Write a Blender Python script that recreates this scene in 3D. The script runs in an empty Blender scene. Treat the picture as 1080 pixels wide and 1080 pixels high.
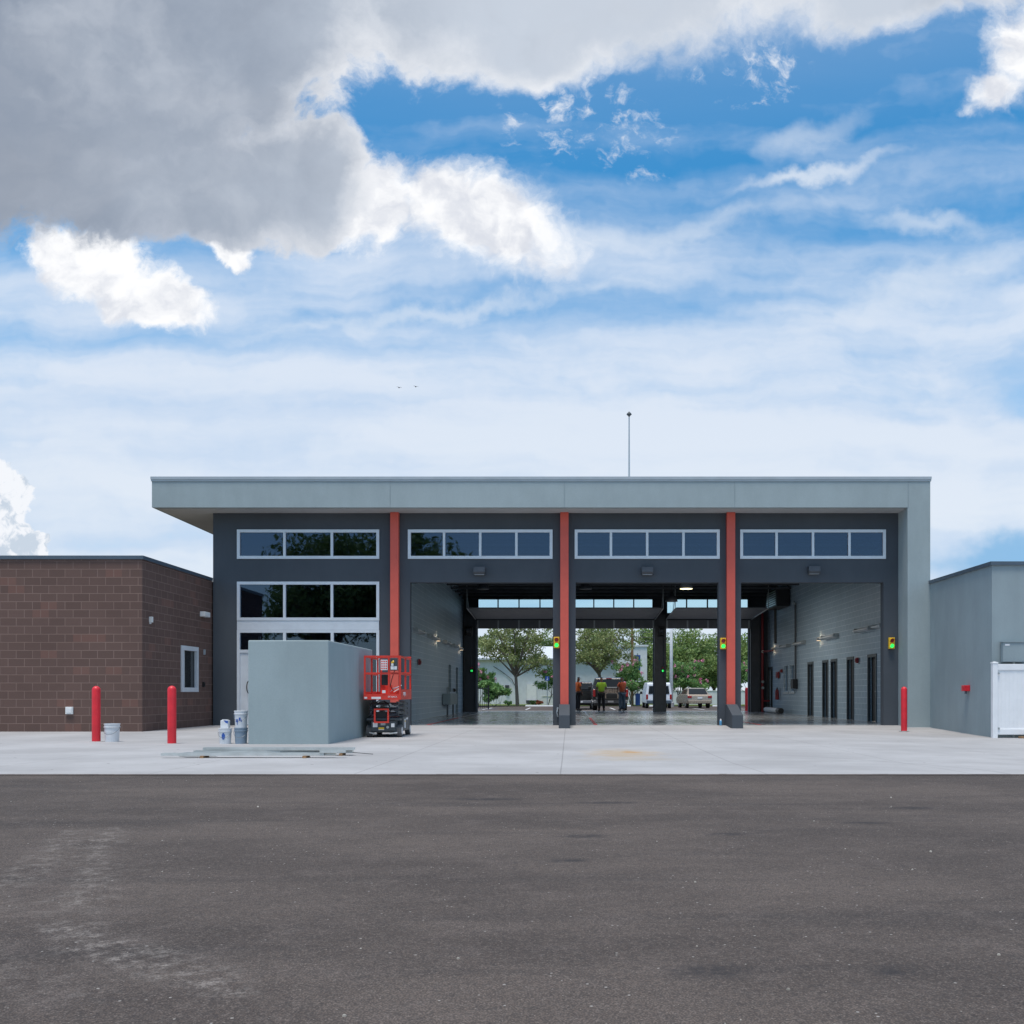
import bpy, bmesh, math, random
import numpy as np
from mathutils import Vector, Matrix, noise as mnoise
R = math.radians
rng = random.Random(7)
C = bpy.context.scene.collection
scene = bpy.context.scene
CAMZ = 0.96

# ------------------------------------------------------------------ camera
cam_d = bpy.data.cameras.new('camera')
cam = bpy.data.objects.new('camera', cam_d); C.objects.link(cam)
cam.location = (0, 0, CAMZ); cam.rotation_euler = (R(90), 0, 0)
cam_d.sensor_width = 36; cam_d.sensor_fit = 'HORIZONTAL'; cam_d.lens = 36.0
cam_d.shift_x = (540-600)/1080; cam_d.shift_y = (730.5-540)/1080
cam_d.clip_end = 2000; cam_d.clip_start = 0.1
scene.camera = cam
scene.view_settings.view_transform = 'Standard'
scene.view_settings.look = 'None'
scene.view_settings.exposure = 0.08
scene.cycles.max_bounces = 12; scene.cycles.diffuse_bounces = 8; scene.cycles.glossy_bounces = 5; scene.cycles.transparent_max_bounces = 12
scene.view_settings.gamma = 1.0

# ------------------------------------------------------------------ node helper
class G:
    def __init__(s, nt): s.nt = nt; s.n = nt.nodes; s.l = nt.links
    def put(s, sock, v):
        if isinstance(v, bpy.types.NodeSocket): s.l.new(v, sock)
        elif v is not None:
            if isinstance(v, (tuple, list)) and len(v) == 3 and sock.type == 'RGBA': v = (*v, 1)
            sock.default_value = v
    def m(s, op, a, b=None, c=None, clamp=False):
        n = s.n.new('ShaderNodeMath'); n.operation = op; n.use_clamp = clamp
        for i, v in enumerate((a, b, c)):
            if v is not None: s.put(n.inputs[i], v)
        return n.outputs[0]
    def vm(s, op, a, b=None, c=None):
        n = s.n.new('ShaderNodeVectorMath'); n.operation = op
        for i, v in enumerate((a, b, c)):
            if v is not None:
                if op == 'SCALE' and i == 1: s.put(n.inputs['Scale'], v)
                else: s.put(n.inputs[i], v)
        return n.outputs['Value'] if op in ('LENGTH', 'DISTANCE', 'DOT_PRODUCT') else n.outputs[0]
    def xyz(s, v):
        n = s.n.new('ShaderNodeSeparateXYZ'); s.put(n.inputs[0], v); return n.outputs
    def comb(s, x, y, z=0.0):
        n = s.n.new('ShaderNodeCombineXYZ')
        for i, v in enumerate((x, y, z)): s.put(n.inputs[i], v)
        return n.outputs[0]
    def noise(s, vec, scale, detail=4, rough=0.5, dist=0.0, col=False, lac=2.0):
        n = s.n.new('ShaderNodeTexNoise'); s.put(n.inputs['Vector'], vec)
        s.put(n.inputs['Scale'], scale); s.put(n.inputs['Detail'], detail)
        s.put(n.inputs['Roughness'], rough); s.put(n.inputs['Distortion'], dist); s.put(n.inputs['Lacunarity'], lac)
        return n.outputs['Color'] if col else n.outputs['Fac']
    def voro(s, vec, scale, out='Distance', feature='F1'):
        n = s.n.new('ShaderNodeTexVoronoi'); n.feature = feature; s.put(n.inputs['Vector'], vec); s.put(n.inputs['Scale'], scale)
        return n.outputs[out]
    def sm(s, x, a, b, lo=0.0, hi=1.0):
        n = s.n.new('ShaderNodeMapRange'); n.interpolation_type = 'SMOOTHSTEP'
        s.put(n.inputs[0], x); s.put(n.inputs[1], a); s.put(n.inputs[2], b); s.put(n.inputs[3], lo); s.put(n.inputs[4], hi)
        return n.outputs[0]
    def mix(s, f, a, b, mode='MIX'):
        n = s.n.new('ShaderNodeMix'); n.data_type = 'RGBA'; n.blend_type = mode
        s.put(n.inputs[0], f); s.put(n.inputs[6], a); s.put(n.inputs[7], b)
        return n.outputs[2]
    def map(s, v, loc=(0,0,0), rot=(0,0,0), sc=(1,1,1)):
        n = s.n.new('ShaderNodeMapping'); s.put(n.inputs[0], v)
        n.inputs['Location'].default_value = loc; n.inputs['Rotation'].default_value = rot; n.inputs['Scale'].default_value = sc
        return n.outputs[0]

# ------------------------------------------------------------------ sky
SUN_EL, SUN_ROT = 74, 200     # high sun behind the camera, veiled by the big cloud
w = bpy.data.worlds.new('World'); scene.world = w; w.use_nodes = True
g = G(w.node_tree); g.n.clear()
tc = g.n.new('ShaderNodeTexCoord').outputs['Generated']
sky = g.n.new('ShaderNodeTexSky'); sky.sky_type = 'NISHITA'; sky.sun_disc = False
sky.sun_elevation = R(SUN_EL); sky.sun_rotation = R(SUN_ROT)
sky.air_density = 1.0; sky.dust_density = 0.3; sky.ozone_density = 2.5
dx, dy, dz = g.xyz(tc)
front = g.sm(dy, -0.15, 0.05)                       # 1 on the station's side of the sky, 0 behind the yard
ay = g.m('MAXIMUM', g.m('ABSOLUTE', dy), 0.12)
u = g.m('DIVIDE', dx, ay); v = g.m('DIVIDE', dz, ay)
P = g.comb(u, v, 0.0)
def px(x, y): return ((x-600)/1080, (730.5-y)/1080)
wob = g.vm('SUBTRACT', g.noise(P, 5.0, 5, 0.58, col=True), (0.5, 0.5, 0.5))
PW = g.vm('ADD', P, g.vm('SCALE', wob, 0.10))
wob2 = g.vm('SUBTRACT', g.noise(P, 17.0, 5, 0.62, col=True), (0.5, 0.5, 0.5))
PW = g.vm('ADD', PW, g.vm('SCALE', wob2, 0.038))
fine = g.m('SUBTRACT', g.noise(PW, 30.0, 6, 0.62), 0.5)
big = g.noise(P, 4.2, 6, 0.55)
def blob(x, y, rx, ry, rot=0):
    cx, cy = px(x, y)
    q = g.map(g.vm('SUBTRACT', PW, (cx, cy, 0)), rot=(0, 0, R(-rot)))
    q = g.vm('MULTIPLY', q, (1080/rx, 1080/ry, 0))
    return g.m('SUBTRACT', 1.0, g.vm('LENGTH', q))
def union(L):
    o = L[0]
    for b in L[1:]:
        n = g.n.new('ShaderNodeMath'); n.operation = 'SMOOTH_MAX'
        g.put(n.inputs[0], o); g.put(n.inputs[1], b); n.inputs[2].default_value = 0.12; o = n.outputs[0]
    return o
# deep blue base, whitening through thin high cloud
hs = g.n.new('ShaderNodeHueSaturation'); g.put(hs.inputs['Color'], sky.outputs[0]); hs.inputs['Hue'].default_value = 0.488; hs.inputs['Saturation'].default_value = 1.22; hs.inputs['Value'].default_value = 1.55
col = g.mix(g.sm(dy, -.15, .05, .0, 1.0), hs.outputs[0], g.mix(1.0, hs.outputs[0], (.40, .92, 1.06), 'MULTIPLY'))
K = 10.0      # the background strength is 0.1
def rgb(r, gg, b): return (r*K, gg*K, b*K)
# cirrus veil: long streaks rising to the right, denser lower down
qs = g.map(P, rot=(0, 0, R(-11)), sc=(0.55, 3.4, 1))
qs = g.vm('ADD', qs, g.vm('SCALE', wob, 0.45))
st1 = g.noise(qs, 1.9, 7, 0.52)
qs2 = g.map(P, rot=(0, 0, R(-20)), sc=(0.7, 6.0, 1)); qs2 = g.vm('ADD', qs2, g.vm('SCALE', wob, 0.35))
st2 = g.noise(qs2, 2.3, 5, 0.50)
low = g.sm(v, 0.64, 0.14)
veil = g.m('ADD', g.m('MULTIPLY', low, 1.42), g.m('MULTIPLY', g.m('SUBTRACT', st1, 0.5), 2.5))
veil = g.m('ADD', veil, g.m('MULTIPLY', g.m('SUBTRACT', st2, 0.5), 1.7))
veil = g.sm(veil, -0.12, 1.22, 0.0, 0.96)
veil = g.m('MULTIPLY', veil, g.m('ADD', g.m('MULTIPLY', front, 0.68), 0.32))
veil = g.m('MAXIMUM', veil, g.m('MULTIPLY', g.sm(dz, .42, .80), .85))      # cloud white added overhead, mostly out of view, to neutralise the blue light
haze_c = g.mix(g.sm(v, 0.02, 0.5), rgb(.76, .81, .88), rgb(.66, .745, .875))
haze_c = g.mix(g.sm(g.m('ADD', g.m('MULTIPLY', st2, .6), g.m('MULTIPLY', st1, .4)), .56, .40, 0, .75), haze_c, rgb(.50, .63, .82))
col = g.mix(veil, col, haze_c)
# blue gap low on the right
gap = g.sm(g.m('ADD', blob(1060, 585, 150, 42, 6), g.m('MULTIPLY', g.m('SUBTRACT', st2, 0.5), 1.6)), 0.05, 0.6, 0.0, 0.75)
col = g.mix(gap, col, rgb(.17, .43, .72))
# two brighter wisps in the blue
def wisp(x, y, rx, ry, rot, a):
    f = g.m('ADD', blob(x, y, rx, ry, rot), g.m('MULTIPLY', g.m('SUBTRACT', st1, 0.5), 2.2))
    return g.sm(f, 0.05, 0.9, 0.0, a)
for a in ((845, 178, 130, 12, 14, .75), (860, 130, 110, 26, 22, .42), (730, 235, 250, 26, 12, .45), (980, 225, 110, 22, -6, .55), (470, 330, 330, 16, 8, .55), (950, 300, 200, 34, 20, .5)):
    col = g.mix(wisp(*a), col, rgb(.74, .80, .88))
# small rippled puffs
pf = g.noise(g.vm('MULTIPLY', PW, (1, 1.35, 1)), 40.0, 6, 0.6)
pm = union([blob(600, 118, 80, 62, 20), blob(790, 62, 70, 45, 0), blob(660, 140, 60, 50, 0)])
pm = g.sm(g.m('ADD', g.m('MULTIPLY', pm, 0.30), g.m('MULTIPLY', g.m('SUBTRACT', pf, 0.5), 2.4)), 0.08, 0.80, 0.0, 0.85)
pm = g.m('MULTIPLY', pm, g.sm(union([blob(600, 118, 92, 74, 20), blob(790, 62, 84, 55, 0), blob(660, 140, 70, 60, 0)]), 0.0, 0.35))
col = g.mix(pm, col, rgb(.78, .82, .89))
# white cumulus
lit = g.m('SUBTRACT', g.noise(g.vm('ADD', PW, (0.012, 0.02, 0)), 13, 5, 0.55), g.noise(PW, 13, 5, 0.55))
W = union([blob(510, 238, 128, 62, -24), blob(455, 215, 60, 45, -20), blob(98, 268, 74, 46, -20), blob(165, 318, 66, 36, -15), blob(235, 262, 40, 20, -30),
           blob(1066, 48, 44, 66, 0), blob(1052, 100, 34, 26, 20), blob(395, 205, 60, 60, 0)])
Wf = g.m('ADD', g.m('ADD', W, g.m('MULTIPLY', fine, 0.80)), g.m('MULTIPLY', g.m('SUBTRACT', g.noise(PW, 75, 4, .6), .5), 0.20))
wm = g.sm(Wf, -0.03, g.sm(u, -.35, .02, .34, .62))
wc = g.mix(g.sm(g.m('ADD', g.m('MULTIPLY', lit, 2.2), g.m('MULTIPLY', W, -0.25)), -0.45, 0.10), rgb(.68, .71, .78), rgb(.95, .955, .97))
col = g.mix(g.m('MULTIPLY', wm, front), col, wc)
# heaped cloud on the left horizon: it stands behind the thin haze
H = union([blob(0, 545, 28, 50, 0), blob(26, 572, 20, 18, 0), blob(-24, 520, 36, 40, 0), blob(60, 586, 12, 6, 0)])
lit2 = g.m('SUBTRACT', g.noise(g.vm('ADD', PW, (0.004, 0.008, 0)), 38, 5, 0.6), g.noise(PW, 38, 5, 0.6))
hm = g.sm(g.m('ADD', H, g.m('MULTIPLY', fine, 0.8)), 0.0, 0.12)
hc = g.mix(g.sm(g.m('ADD', lit2, g.m('MULTIPLY', lit, .6)), -0.13, 0.05), rgb(.56, .64, .74), rgb(.86, .885, .93))
col = g.mix(g.m('MULTIPLY', hm, front), col, hc)
# the big grey cloud
B = union([blob(60, 36, 330, 206, 0), blob(-80, 40, 300, 176, 0), blob(322, 190, 92, 70, 20), blob(220, 200, 170, 62, 0), blob(230, 0, 215, 125, 0), blob(640, -30, 430, 108, 4), blob(575, 30, 150, 58, 0), blob(960, -34, 170, 66, 10)])
grain = g.m('SUBTRACT', g.noise(PW, 9.0, 8, 0.62), 0.5)
Bf = g.m('ADD', B, g.m('MULTIPLY', fine, 0.45))
Bf = g.m('ADD', Bf, g.m('MULTIPLY', g.m('SUBTRACT', big, 0.5), 0.30))
Bf = g.m('ADD', Bf, g.m('MULTIPLY', grain, 0.30))
bm_ = g.sm(Bf, -0.03, g.sm(u, -.25, .1, .17, .40))
lefty = g.m('ADD', g.m('MULTIPLY', u, -1.0), g.m('MULTIPLY', g.m('SUBTRACT', big, 0.5), 0.55))
lefty = g.m('ADD', lefty, g.m('MULTIPLY', grain, 0.25))
inner = g.mix(g.sm(lefty, 0.02, 0.52), rgb(.55, .61, .70), rgb(.27, .32, .405))
inner = g.mix(g.sm(g.noise(g.vm('MULTIPLY', PW, (.7, 1.6, 1)), 3.0, 6, .6), .45, .72, 0, .40), inner, rgb(.48, .51, .57))
vol = g.m('ADD', g.m('SUBTRACT', g.noise(g.vm('ADD', PW, (.03, .05, 0)), 3.6, 5, 0.5), g.noise(PW, 3.6, 5, 0.5)), g.m('MULTIPLY', lit, 0.25))
inner = g.mix(g.sm(vol, 0.0, 0.20, 0, .42), inner, rgb(.64, .68, .75))
inner = g.mix(g.sm(vol, 0.0, -0.22, 0, .30), inner, rgb(.25, .285, .35))
thick = g.m('ADD', g.m('ADD', B, g.m('MULTIPLY', grain, 0.8)), g.m('MULTIPLY', g.m('SUBTRACT', big, .5), .8))
bc = g.mix(g.sm(thick, -0.05, g.sm(u, -.5, -.1, .26, .58)), g.mix(g.sm(u, -.15, -.45), rgb(.86, .875, .91), rgb(.42, .47, .56)), inner)
col = g.mix(g.m('MULTIPLY', bm_, front), col, bc)
# below the horizon: plain ground haze
col = g.mix(g.sm(dz, 0.0, -0.03), col, rgb(.28, .29, .29))
bg = g.n.new('ShaderNodeBackground'); g.put(bg.inputs[0], col); bg.inputs[1].default_value = 0.1
wo = g.n.new('ShaderNodeOutputWorld'); g.l.new(bg.outputs[0], wo.inputs[0])
w.cycles.sampling_method = 'MANUAL'; w.cycles.sample_map_resolution = 512

sd = bpy.data.lights.new('sun', 'SUN'); sd.energy = 3.0; sd.angle = R(20); sd.color = (1, .93, .84)
sun = bpy.data.objects.new('sun', sd); C.objects.link(sun)
az = R(SUN_ROT); el = R(SUN_EL)
sdir = Vector((math.sin(az)*math.cos(el), math.cos(az)*math.cos(el), math.sin(el)))
sun.rotation_euler = (-sdir).to_track_quat('-Z', 'Y').to_euler(); sun.location = (0, -20, 40)

# ------------------------------------------------------------------ materials
def newmat(name):
    m = bpy.data.materials.new(name); m.use_nodes = True; gg = G(m.node_tree)
    bs = gg.n['Principled BSDF']; return m, gg, bs
def bump(gg, bs, h, strength, dist=0.01):
    b = gg.n.new('ShaderNodeBump'); gg.put(b.inputs['Height'], h); b.inputs['Strength'].default_value = strength; b.inputs['Distance'].default_value = dist
    gg.l.new(b.outputs[0], bs.inputs['Normal'])
def simple(name, c, rough=0.6, metal=0.0, var=0.12, nscale=3.0, bmp=0.0, bscale=60.0, spec=0.5, bdist=0.004):
    m, gg, bs = newmat(name)
    o = gg.n.new('ShaderNodeTexCoord').outputs['Object']
    n = gg.noise(o, nscale, 5, 0.6)
    f = gg.sm(n, 0.3, 0.7)
    a = tuple(x*(1-var) for x in c); b = tuple(min(1, x*(1+var)) for x in c)
    gg.put(bs.inputs['Base Color'], gg.mix(f, a, b))
    gg.put(bs.inputs['Roughness'], gg.sm(gg.noise(o, nscale*4, 3), 0.2, 0.8, max(0.02, rough-0.07), min(1, rough+0.07)))
    bs.inputs['Metallic'].default_value = metal; bs.inputs['Specular IOR Level'].default_value = spec
    if bmp: bump(gg, bs, gg.noise(o, bscale, 4, 0.6), bmp, bdist)
    return m
def stucco(name, c, var=0.07):
    m, gg, bs = newmat(name)
    o = gg.n.new('ShaderNodeTexCoord').outputs['Object']
    n = gg.m('ADD', gg.m('MULTIPLY', gg.noise(o, 0.5, 4, 0.6), 0.6), gg.m('MULTIPLY', gg.noise(gg.vm('MULTIPLY', o, (1, 1, .3)), 2.5, 5, 0.65), 0.4))
    a = tuple(x*(1-var) for x in c); b = tuple(x*(1+var) for x in c)
    cc = gg.mix(gg.sm(n, 0.35, 0.65), a, b)
    cc = gg.mix(gg.sm(gg.noise(o, 45, 4, 0.7), 0.35, 0.7, 0, .22), cc, tuple(x*0.72 for x in c))
    gg.put(bs.inputs['Base Color'], cc); bs.inputs['Roughness'].default_value = 0.85; bs.inputs['Specular IOR Level'].default_value = 0.25
    bump(gg, bs, gg.noise(o, 70, 5, 0.7), 0.45, 0.006)
    return m
def block(name, c, mortar, bw=0.4, bh=0.2, ms=0.006, var=0.16, rough=0.85, spec=0.25, hot=0.0):
    m, gg, bs = newmat(name)
    uv = gg.n.new('ShaderNodeTexCoord').outputs['UV']
    t = gg.n.new('ShaderNodeTexBrick'); gg.put(t.inputs['Vector'], uv)
    t.inputs['Scale'].default_value = 1; t.inputs['Brick Width'].default_value = bw; t.inputs['Row Height'].default_value = bh
    t.inputs['Mortar Size'].default_value = ms; t.inputs['Mortar Smooth'].default_value = 0.1; t.offset = 0.5
    gg.put(t.inputs['Color1'], tuple(x*(1-var) for x in c)); gg.put(t.inputs['Color2'], tuple(x*(1+var) for x in c)); gg.put(t.inputs['Mortar'], mortar)
    n = gg.noise(uv, 0.8, 5, 0.6)
    cc = gg.mix(gg.sm(n, 0.35, 0.7, 0, .35), t.outputs['Color'], tuple(x*0.8 for x in c))
    if hot:   # a few odd blocks of another shade
        bx = gg.xyz(gg.vm('DIVIDE', uv, (bw, bh, 1)))
        row = gg.m('FLOOR', bx[1]); sh = gg.m('MULTIPLY', gg.m('MODULO', gg.m('ABSOLUTE', row), 2.0), 0.5)
        wn = gg.n.new('ShaderNodeTexWhiteNoise'); wn.noise_dimensions = '2D'
        gg.put(wn.inputs[0], gg.comb(gg.m('FLOOR', gg.m('SUBTRACT', bx[0], sh)), row))
        cc = gg.mix(gg.m('MULTIPLY', gg.m('GREATER_THAN', wn.outputs['Value'], 0.94), gg.m('MULTIPLY', gg.m('SUBTRACT', 1.0, t.outputs['Fac']), hot)), cc, (c[0]*1.75, c[1]*1.35, c[2]*1.25))
    cc = gg.mix(gg.sm(gg.noise(uv, 55, 4, 0.7), 0.4, 0.75, 0, .3), cc, tuple(x*0.7 for x in c))
    gg.put(bs.inputs['Base Color'], cc); bs.inputs['Roughness'].default_value = rough; bs.inputs['Specular IOR Level'].default_value = spec
    h = gg.m('SUBTRACT', gg.m('MULTIPLY', gg.noise(uv, 60, 4, 0.7), 0.4), t.outputs['Fac'])
    bump(gg, bs, h, 0.5, 0.006)
    return m
M = {}
M['fascia'] = stucco('pale grey stucco', (.335, .400, .418))
M['wing'] = stucco('blue grey stucco', (.285, .345, .37))
M['box'] = stucco('grey green stucco', (.318, .385, .402))
M['dark'] = stucco('charcoal blue stucco', (.076, .088, .104))
M['soffit'] = stucco('soffit board', (.46, .47, .47))
M['red'] = simple('coral red paint', (.66, .105, .072), .5, var=.05, bmp=.2)
M['bollard'] = simple('red plastic sleeve', (.66, .018, .032), .42, var=.10, nscale=5)
M['flash'] = simple('pale metal flashing', (.42, .46, .49), .45, .3, var=.05)
M['coping'] = simple('slate metal coping', (.085, .115, .15), .4, .2, var=.06)
M['brick'] = block('brown split block', (.138, .087, .074), (.25, .17, .145), ms=.008, var=.09, hot=.4)
M['cmu'] = block('grey painted block', (.33, .44, .53), (.66, .74, .80), ms=.008, var=.03, rough=.5, spec=.4)
M['alu'] = simple('silver window metal', (.66, .70, .75), .35, .15, var=.04)
M['black'] = simple('black paint', (.012, .013, .015), .5, var=.15)
M['darkmetal'] = simple('dark steel', (.060, .068, .080), .45, .3, var=.15)
M['doorpanel'] = simple('charcoal door panel', (.17, .18, .20), .5, .1, var=.08)
M['steel'] = simple('galvanised steel', (.42, .45, .46), .35, .7, var=.15, nscale=6)
M['stud'] = simple('zinc coated stud', (.52, .545, .54), .42, .25, var=.12, nscale=4)
M['wood'] = simple('raw lumber', (.26, .15, .075), .8, var=.25, nscale=9, bmp=.3)
M['white'] = simple('white vinyl', (.78, .79, .81), .45, var=.03)
M['whitepaint'] = simple('white paint', (.72, .73, .73), .5, var=.05)
M['pail'] = simple('white pail plastic', (.66, .68, .71), .4, var=.06)
M['paleblue'] = simple('blue grey pail plastic', (.22, .29, .37), .4, var=.06)
M['blue'] = simple('blue ink', (.03, .10, .40), .5, var=.1)
M['yellow'] = simple('signal yellow', (.80, .50, .03), .45, var=.04)
M['liftred'] = simple('lift red paint', (.66, .045, .028), .4, var=.08)
M['liftgrey'] = simple('lift grey steel', (.055, .068, .078), .45, .2, var=.2, nscale=8)
M['tyre'] = simple('grey rubber', (.10, .10, .105), .8, var=.2, nscale=10)
M['tyreb'] = simple('black rubber', (.018, .018, .019), .8, var=.2, nscale=10)
M['sticker'] = simple('white sticker', (.75, .76, .78), .5, var=.05)
M['metalwall'] = simple('white metal siding', (.62, .65, .68), .5, var=.05)
M['metalroof'] = simple('pale metal roof', (.62, .65, .69), .45, var=.05)
M['bark'] = simple('grey bark', (.16, .135, .11), .9, var=.3, nscale=9, bmp=.5, bscale=30)
M['pink'] = simple('pink blossom', (.72, .27, .42), .7, var=.2, nscale=8)
M['skin'] = simple('brown skin', (.16, .075, .045), .55, var=.05)
M['hair'] = simple('black hair', (.01, .009, .008), .6, var=.1)
M['orange'] = simple('orange work shirt', (.85, .17, .035), .8, var=.12, nscale=10)
M['rust'] = simple('rust orange work shirt', (.58, .11, .04), .8, var=.12, nscale=10)
M['lime'] = simple('lime safety vest', (.46, .74, .05), .7, var=.1, nscale=10)
M['jeans'] = simple('blue jeans', (.06, .095, .14), .85, var=.15, nscale=14)
M['blacktrouser'] = simple('black trousers', (.012, .012, .015), .85, var=.2, nscale=14)
M['silver'] = simple('silver car paint', (.33, .35, .38), .25, .5, var=.04)
M['blackcar'] = simple('black car paint', (.012, .013, .015), .2, .2, var=.05)
M['beige'] = simple('beige car paint', (.38, .31, .245), .28, .45, var=.03)
M['whitecar'] = simple('white car paint', (.66, .70, .76), .3, .0, var=.03)
M['taillight'] = simple('red lamp lens', (.30, .008, .012), .3, var=.05)
M['carglass'] = simple('dark car glass', (.012, .015, .018), .12, var=.02, spec=.25)
M['firepipe'] = simple('dark red pipe', (.23, .014, .02), .45, var=.1)
M['terracotta'] = simple('terracotta leaves', (.32, .08, .03), .8, var=.2)
def emis(name, c, s):
    m, gg, bs = newmat(name); gg.put(bs.inputs['Base Color'], c); gg.put(bs.inputs['Emission Color'], c); bs.inputs['Emission Strength'].default_value = s; return m
M['green_on'] = emis('lit green lens', (.03, .9, .14), 1.1)
M['red_off'] = simple('unlit red lens', (.28, .012, .015), .3, var=.05)
M['warm'] = emis('warm lamp lens', (1, .74, .46), 1.3)
M['bay'] = emis('warm high bay lens', (1, .86, .45), 3.5)
def glass(name, tint, gl, ior):
    m = bpy.data.materials.new(name); m.use_nodes = True; gg = G(m.node_tree); gg.n.clear()
    tr = gg.n.new('ShaderNodeBsdfTransparent'); gg.put(tr.inputs[0], tint)
    gs = gg.n.new('ShaderNodeBsdfGlossy'); gg.put(gs.inputs[0], gl); gs.inputs['Roughness'].default_value = 0.015
    o = gg.n.new('ShaderNodeTexCoord').outputs['Object']
    b = gg.n.new('ShaderNodeBump'); gg.put(b.inputs['Height'], gg.noise(o, 1.3, 2)); b.inputs['Strength'].default_value = .06; b.inputs['Distance'].default_value = .02
    gg.l.new(b.outputs[0], gs.inputs['Normal'])
    fr = gg.n.new('ShaderNodeFresnel'); fr.inputs[0].default_value = ior
    ms = gg.n.new('ShaderNodeMixShader'); gg.l.new(fr.outputs[0], ms.inputs[0]); gg.l.new(tr.outputs[0], ms.inputs[1]); gg.l.new(gs.outputs[0], ms.inputs[2])
    ou = gg.n.new('ShaderNodeOutputMaterial'); gg.l.new(ms.outputs[0], ou.inputs[0]); return m
M['glass'] = glass('tinted window glass', (.28, .36, .48), (.58, .74, 1.0), 1.85)
M['glass_rear'] = glass('pale window glass', (.78, .93, .98), (.80, .88, 1.0), 1.5)

def leafmat(name, a, b, c2):
    m, gg, bs = newmat(name)
    o = gg.n.new('ShaderNodeTexCoord').outputs['Object']
    n = gg.noise(o, 1.1, 3, 0.6); f = gg.noise(o, 7.0, 3, 0.6)
    cc = gg.mix(gg.sm(n, 0.35, 0.65), a, b); cc = gg.mix(gg.sm(f, 0.5, 0.75), cc, c2)
    gg.put(bs.inputs['Base Color'], cc); bs.inputs['Roughness'].default_value = .55; bs.inputs['Specular IOR Level'].default_value = .4
    tl = gg.n.new('ShaderNodeBsdfTranslucent'); gg.put(tl.inputs[0], cc)
    ms = gg.n.new('ShaderNodeMixShader'); ms.inputs[0].default_value = .35
    gg.l.new(bs.outputs[0], ms.inputs[1]); gg.l.new(tl.outputs[0], ms.inputs[2]); gg.l.new(ms.outputs[0], gg.n['Material Output'].inputs[0])
    return m
M['leafA'] = leafmat('olive green leaves', (0.170, 0.231, 0.081), (0.262, 0.303, 0.119), (0.377, 0.392, 0.174))
M['leafB'] = leafmat('mid green leaves', (0.137, 0.231, 0.072), (0.240, 0.332, 0.103), (0.365, 0.425, 0.164))
M['leafC'] = leafmat('fresh green leaves', (0.115, 0.241, 0.081), (0.194, 0.344, 0.112), (0.298, 0.464, 0.164))

# asphalt, concrete, epoxy floor, grass
def asphalt(name, yard):
    m, gg, bs = newmat(name)
    o = gg.n.new('ShaderNodeTexCoord').outputs['Object']
    base = (.092, .083, .084)
    big_ = gg.noise(gg.vm('MULTIPLY', o, (.55, 1, 1)), 0.55, 6, 0.65)
    cc = gg.mix(gg.sm(big_, 0.36, 0.64), (.082, .064, .056), (.155, .123, .106))
    strk = gg.noise(gg.vm('MULTIPLY', o, (.22, 1.6, 1)), 1.1, 7, 0.6)
    cc = gg.mix(gg.sm(strk, 0.52, 0.72, 0, .60), cc, (.048, .041, .040))
    mid = gg.noise(o, 3.2, 7, 0.72)
    cc = gg.mix(gg.sm(mid, 0.48, 0.72, 0, .55), cc, (.185, .150, .136))
    cc = gg.mix(gg.sm(gg.noise(o, 12, 5, 0.75), 0.50, 0.72, 0, .45), cc, (.058, .052, .053))
    agg = gg.noise(o, 75, 3, 0.75)
    cc = gg.mix(gg.sm(agg, 0.40, 0.70, -0.15, .62), cc, (.23, .195, .175))
    cc = gg.mix(gg.sm(gg.noise(o, 28, 5, .8), 0.50, 0.70, 0, .5), cc, (.045, .039, .037))
    cc = gg.mix(gg.m('MULTIPLY', gg.m('LESS_THAN', gg.voro(gg.vm('MULTIPLY', o, (1, 1, 0)), 34), .10), .7), cc, (.33, .29, .26))
    ag2 = gg.voro(o, 130)
    cc = gg.mix(gg.sm(ag2, 0.25, 0.62, 0, .55), cc, (.022, .021, .022))
    ws = gg.voro(gg.vm('MULTIPLY', o, (1, 1, 0)), 16, 'Distance')
    cc = gg.mix(gg.m('MULTIPLY', gg.m('LESS_THAN', ws, 0.085), gg.m('GREATER_THAN', gg.noise(o, 2.2, 2), 0.52)), cc, (.34, .32, .30))
    if yard:
        at = gg.n.new('ShaderNodeAttribute'); at.attribute_name = 'dust'
        d = gg.m('MULTIPLY', at.outputs['Fac'], gg.sm(gg.noise(o, 9, 8, 0.8), 0.44, 0.66, 0, 1.0))
        d = gg.m('MULTIPLY', d, gg.sm(gg.noise(o, 60, 4, 0.75), 0.36, 0.60, .05, 1))
        cc = gg.mix(gg.m('MULTIPLY', d, .62, clamp=True), cc, (.38, .345, .32))
        at2 = gg.n.new('ShaderNodeAttribute'); at2.attribute_name = 'oil'
        cc = gg.mix(gg.m('MULTIPLY', at2.outputs['Fac'], gg.sm(gg.noise(o, 14, 4, .7), .3, .55, .2, 1)), cc, (.026, .025, .028))
    gg.put(bs.inputs['Base Color'], cc); bs.inputs['Roughness'].default_value = .88; bs.inputs['Specular IOR Level'].default_value = .3
    h = gg.m('ADD', gg.m('MULTIPLY', agg, 0.7), gg.m('MULTIPLY', ag2, -0.7))
    bump(gg, bs, h, 0.75, 0.009)
    return m
M['asphalt'] = asphalt('worn asphalt', True); M['asphalt2'] = asphalt('parking asphalt', False)
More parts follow.
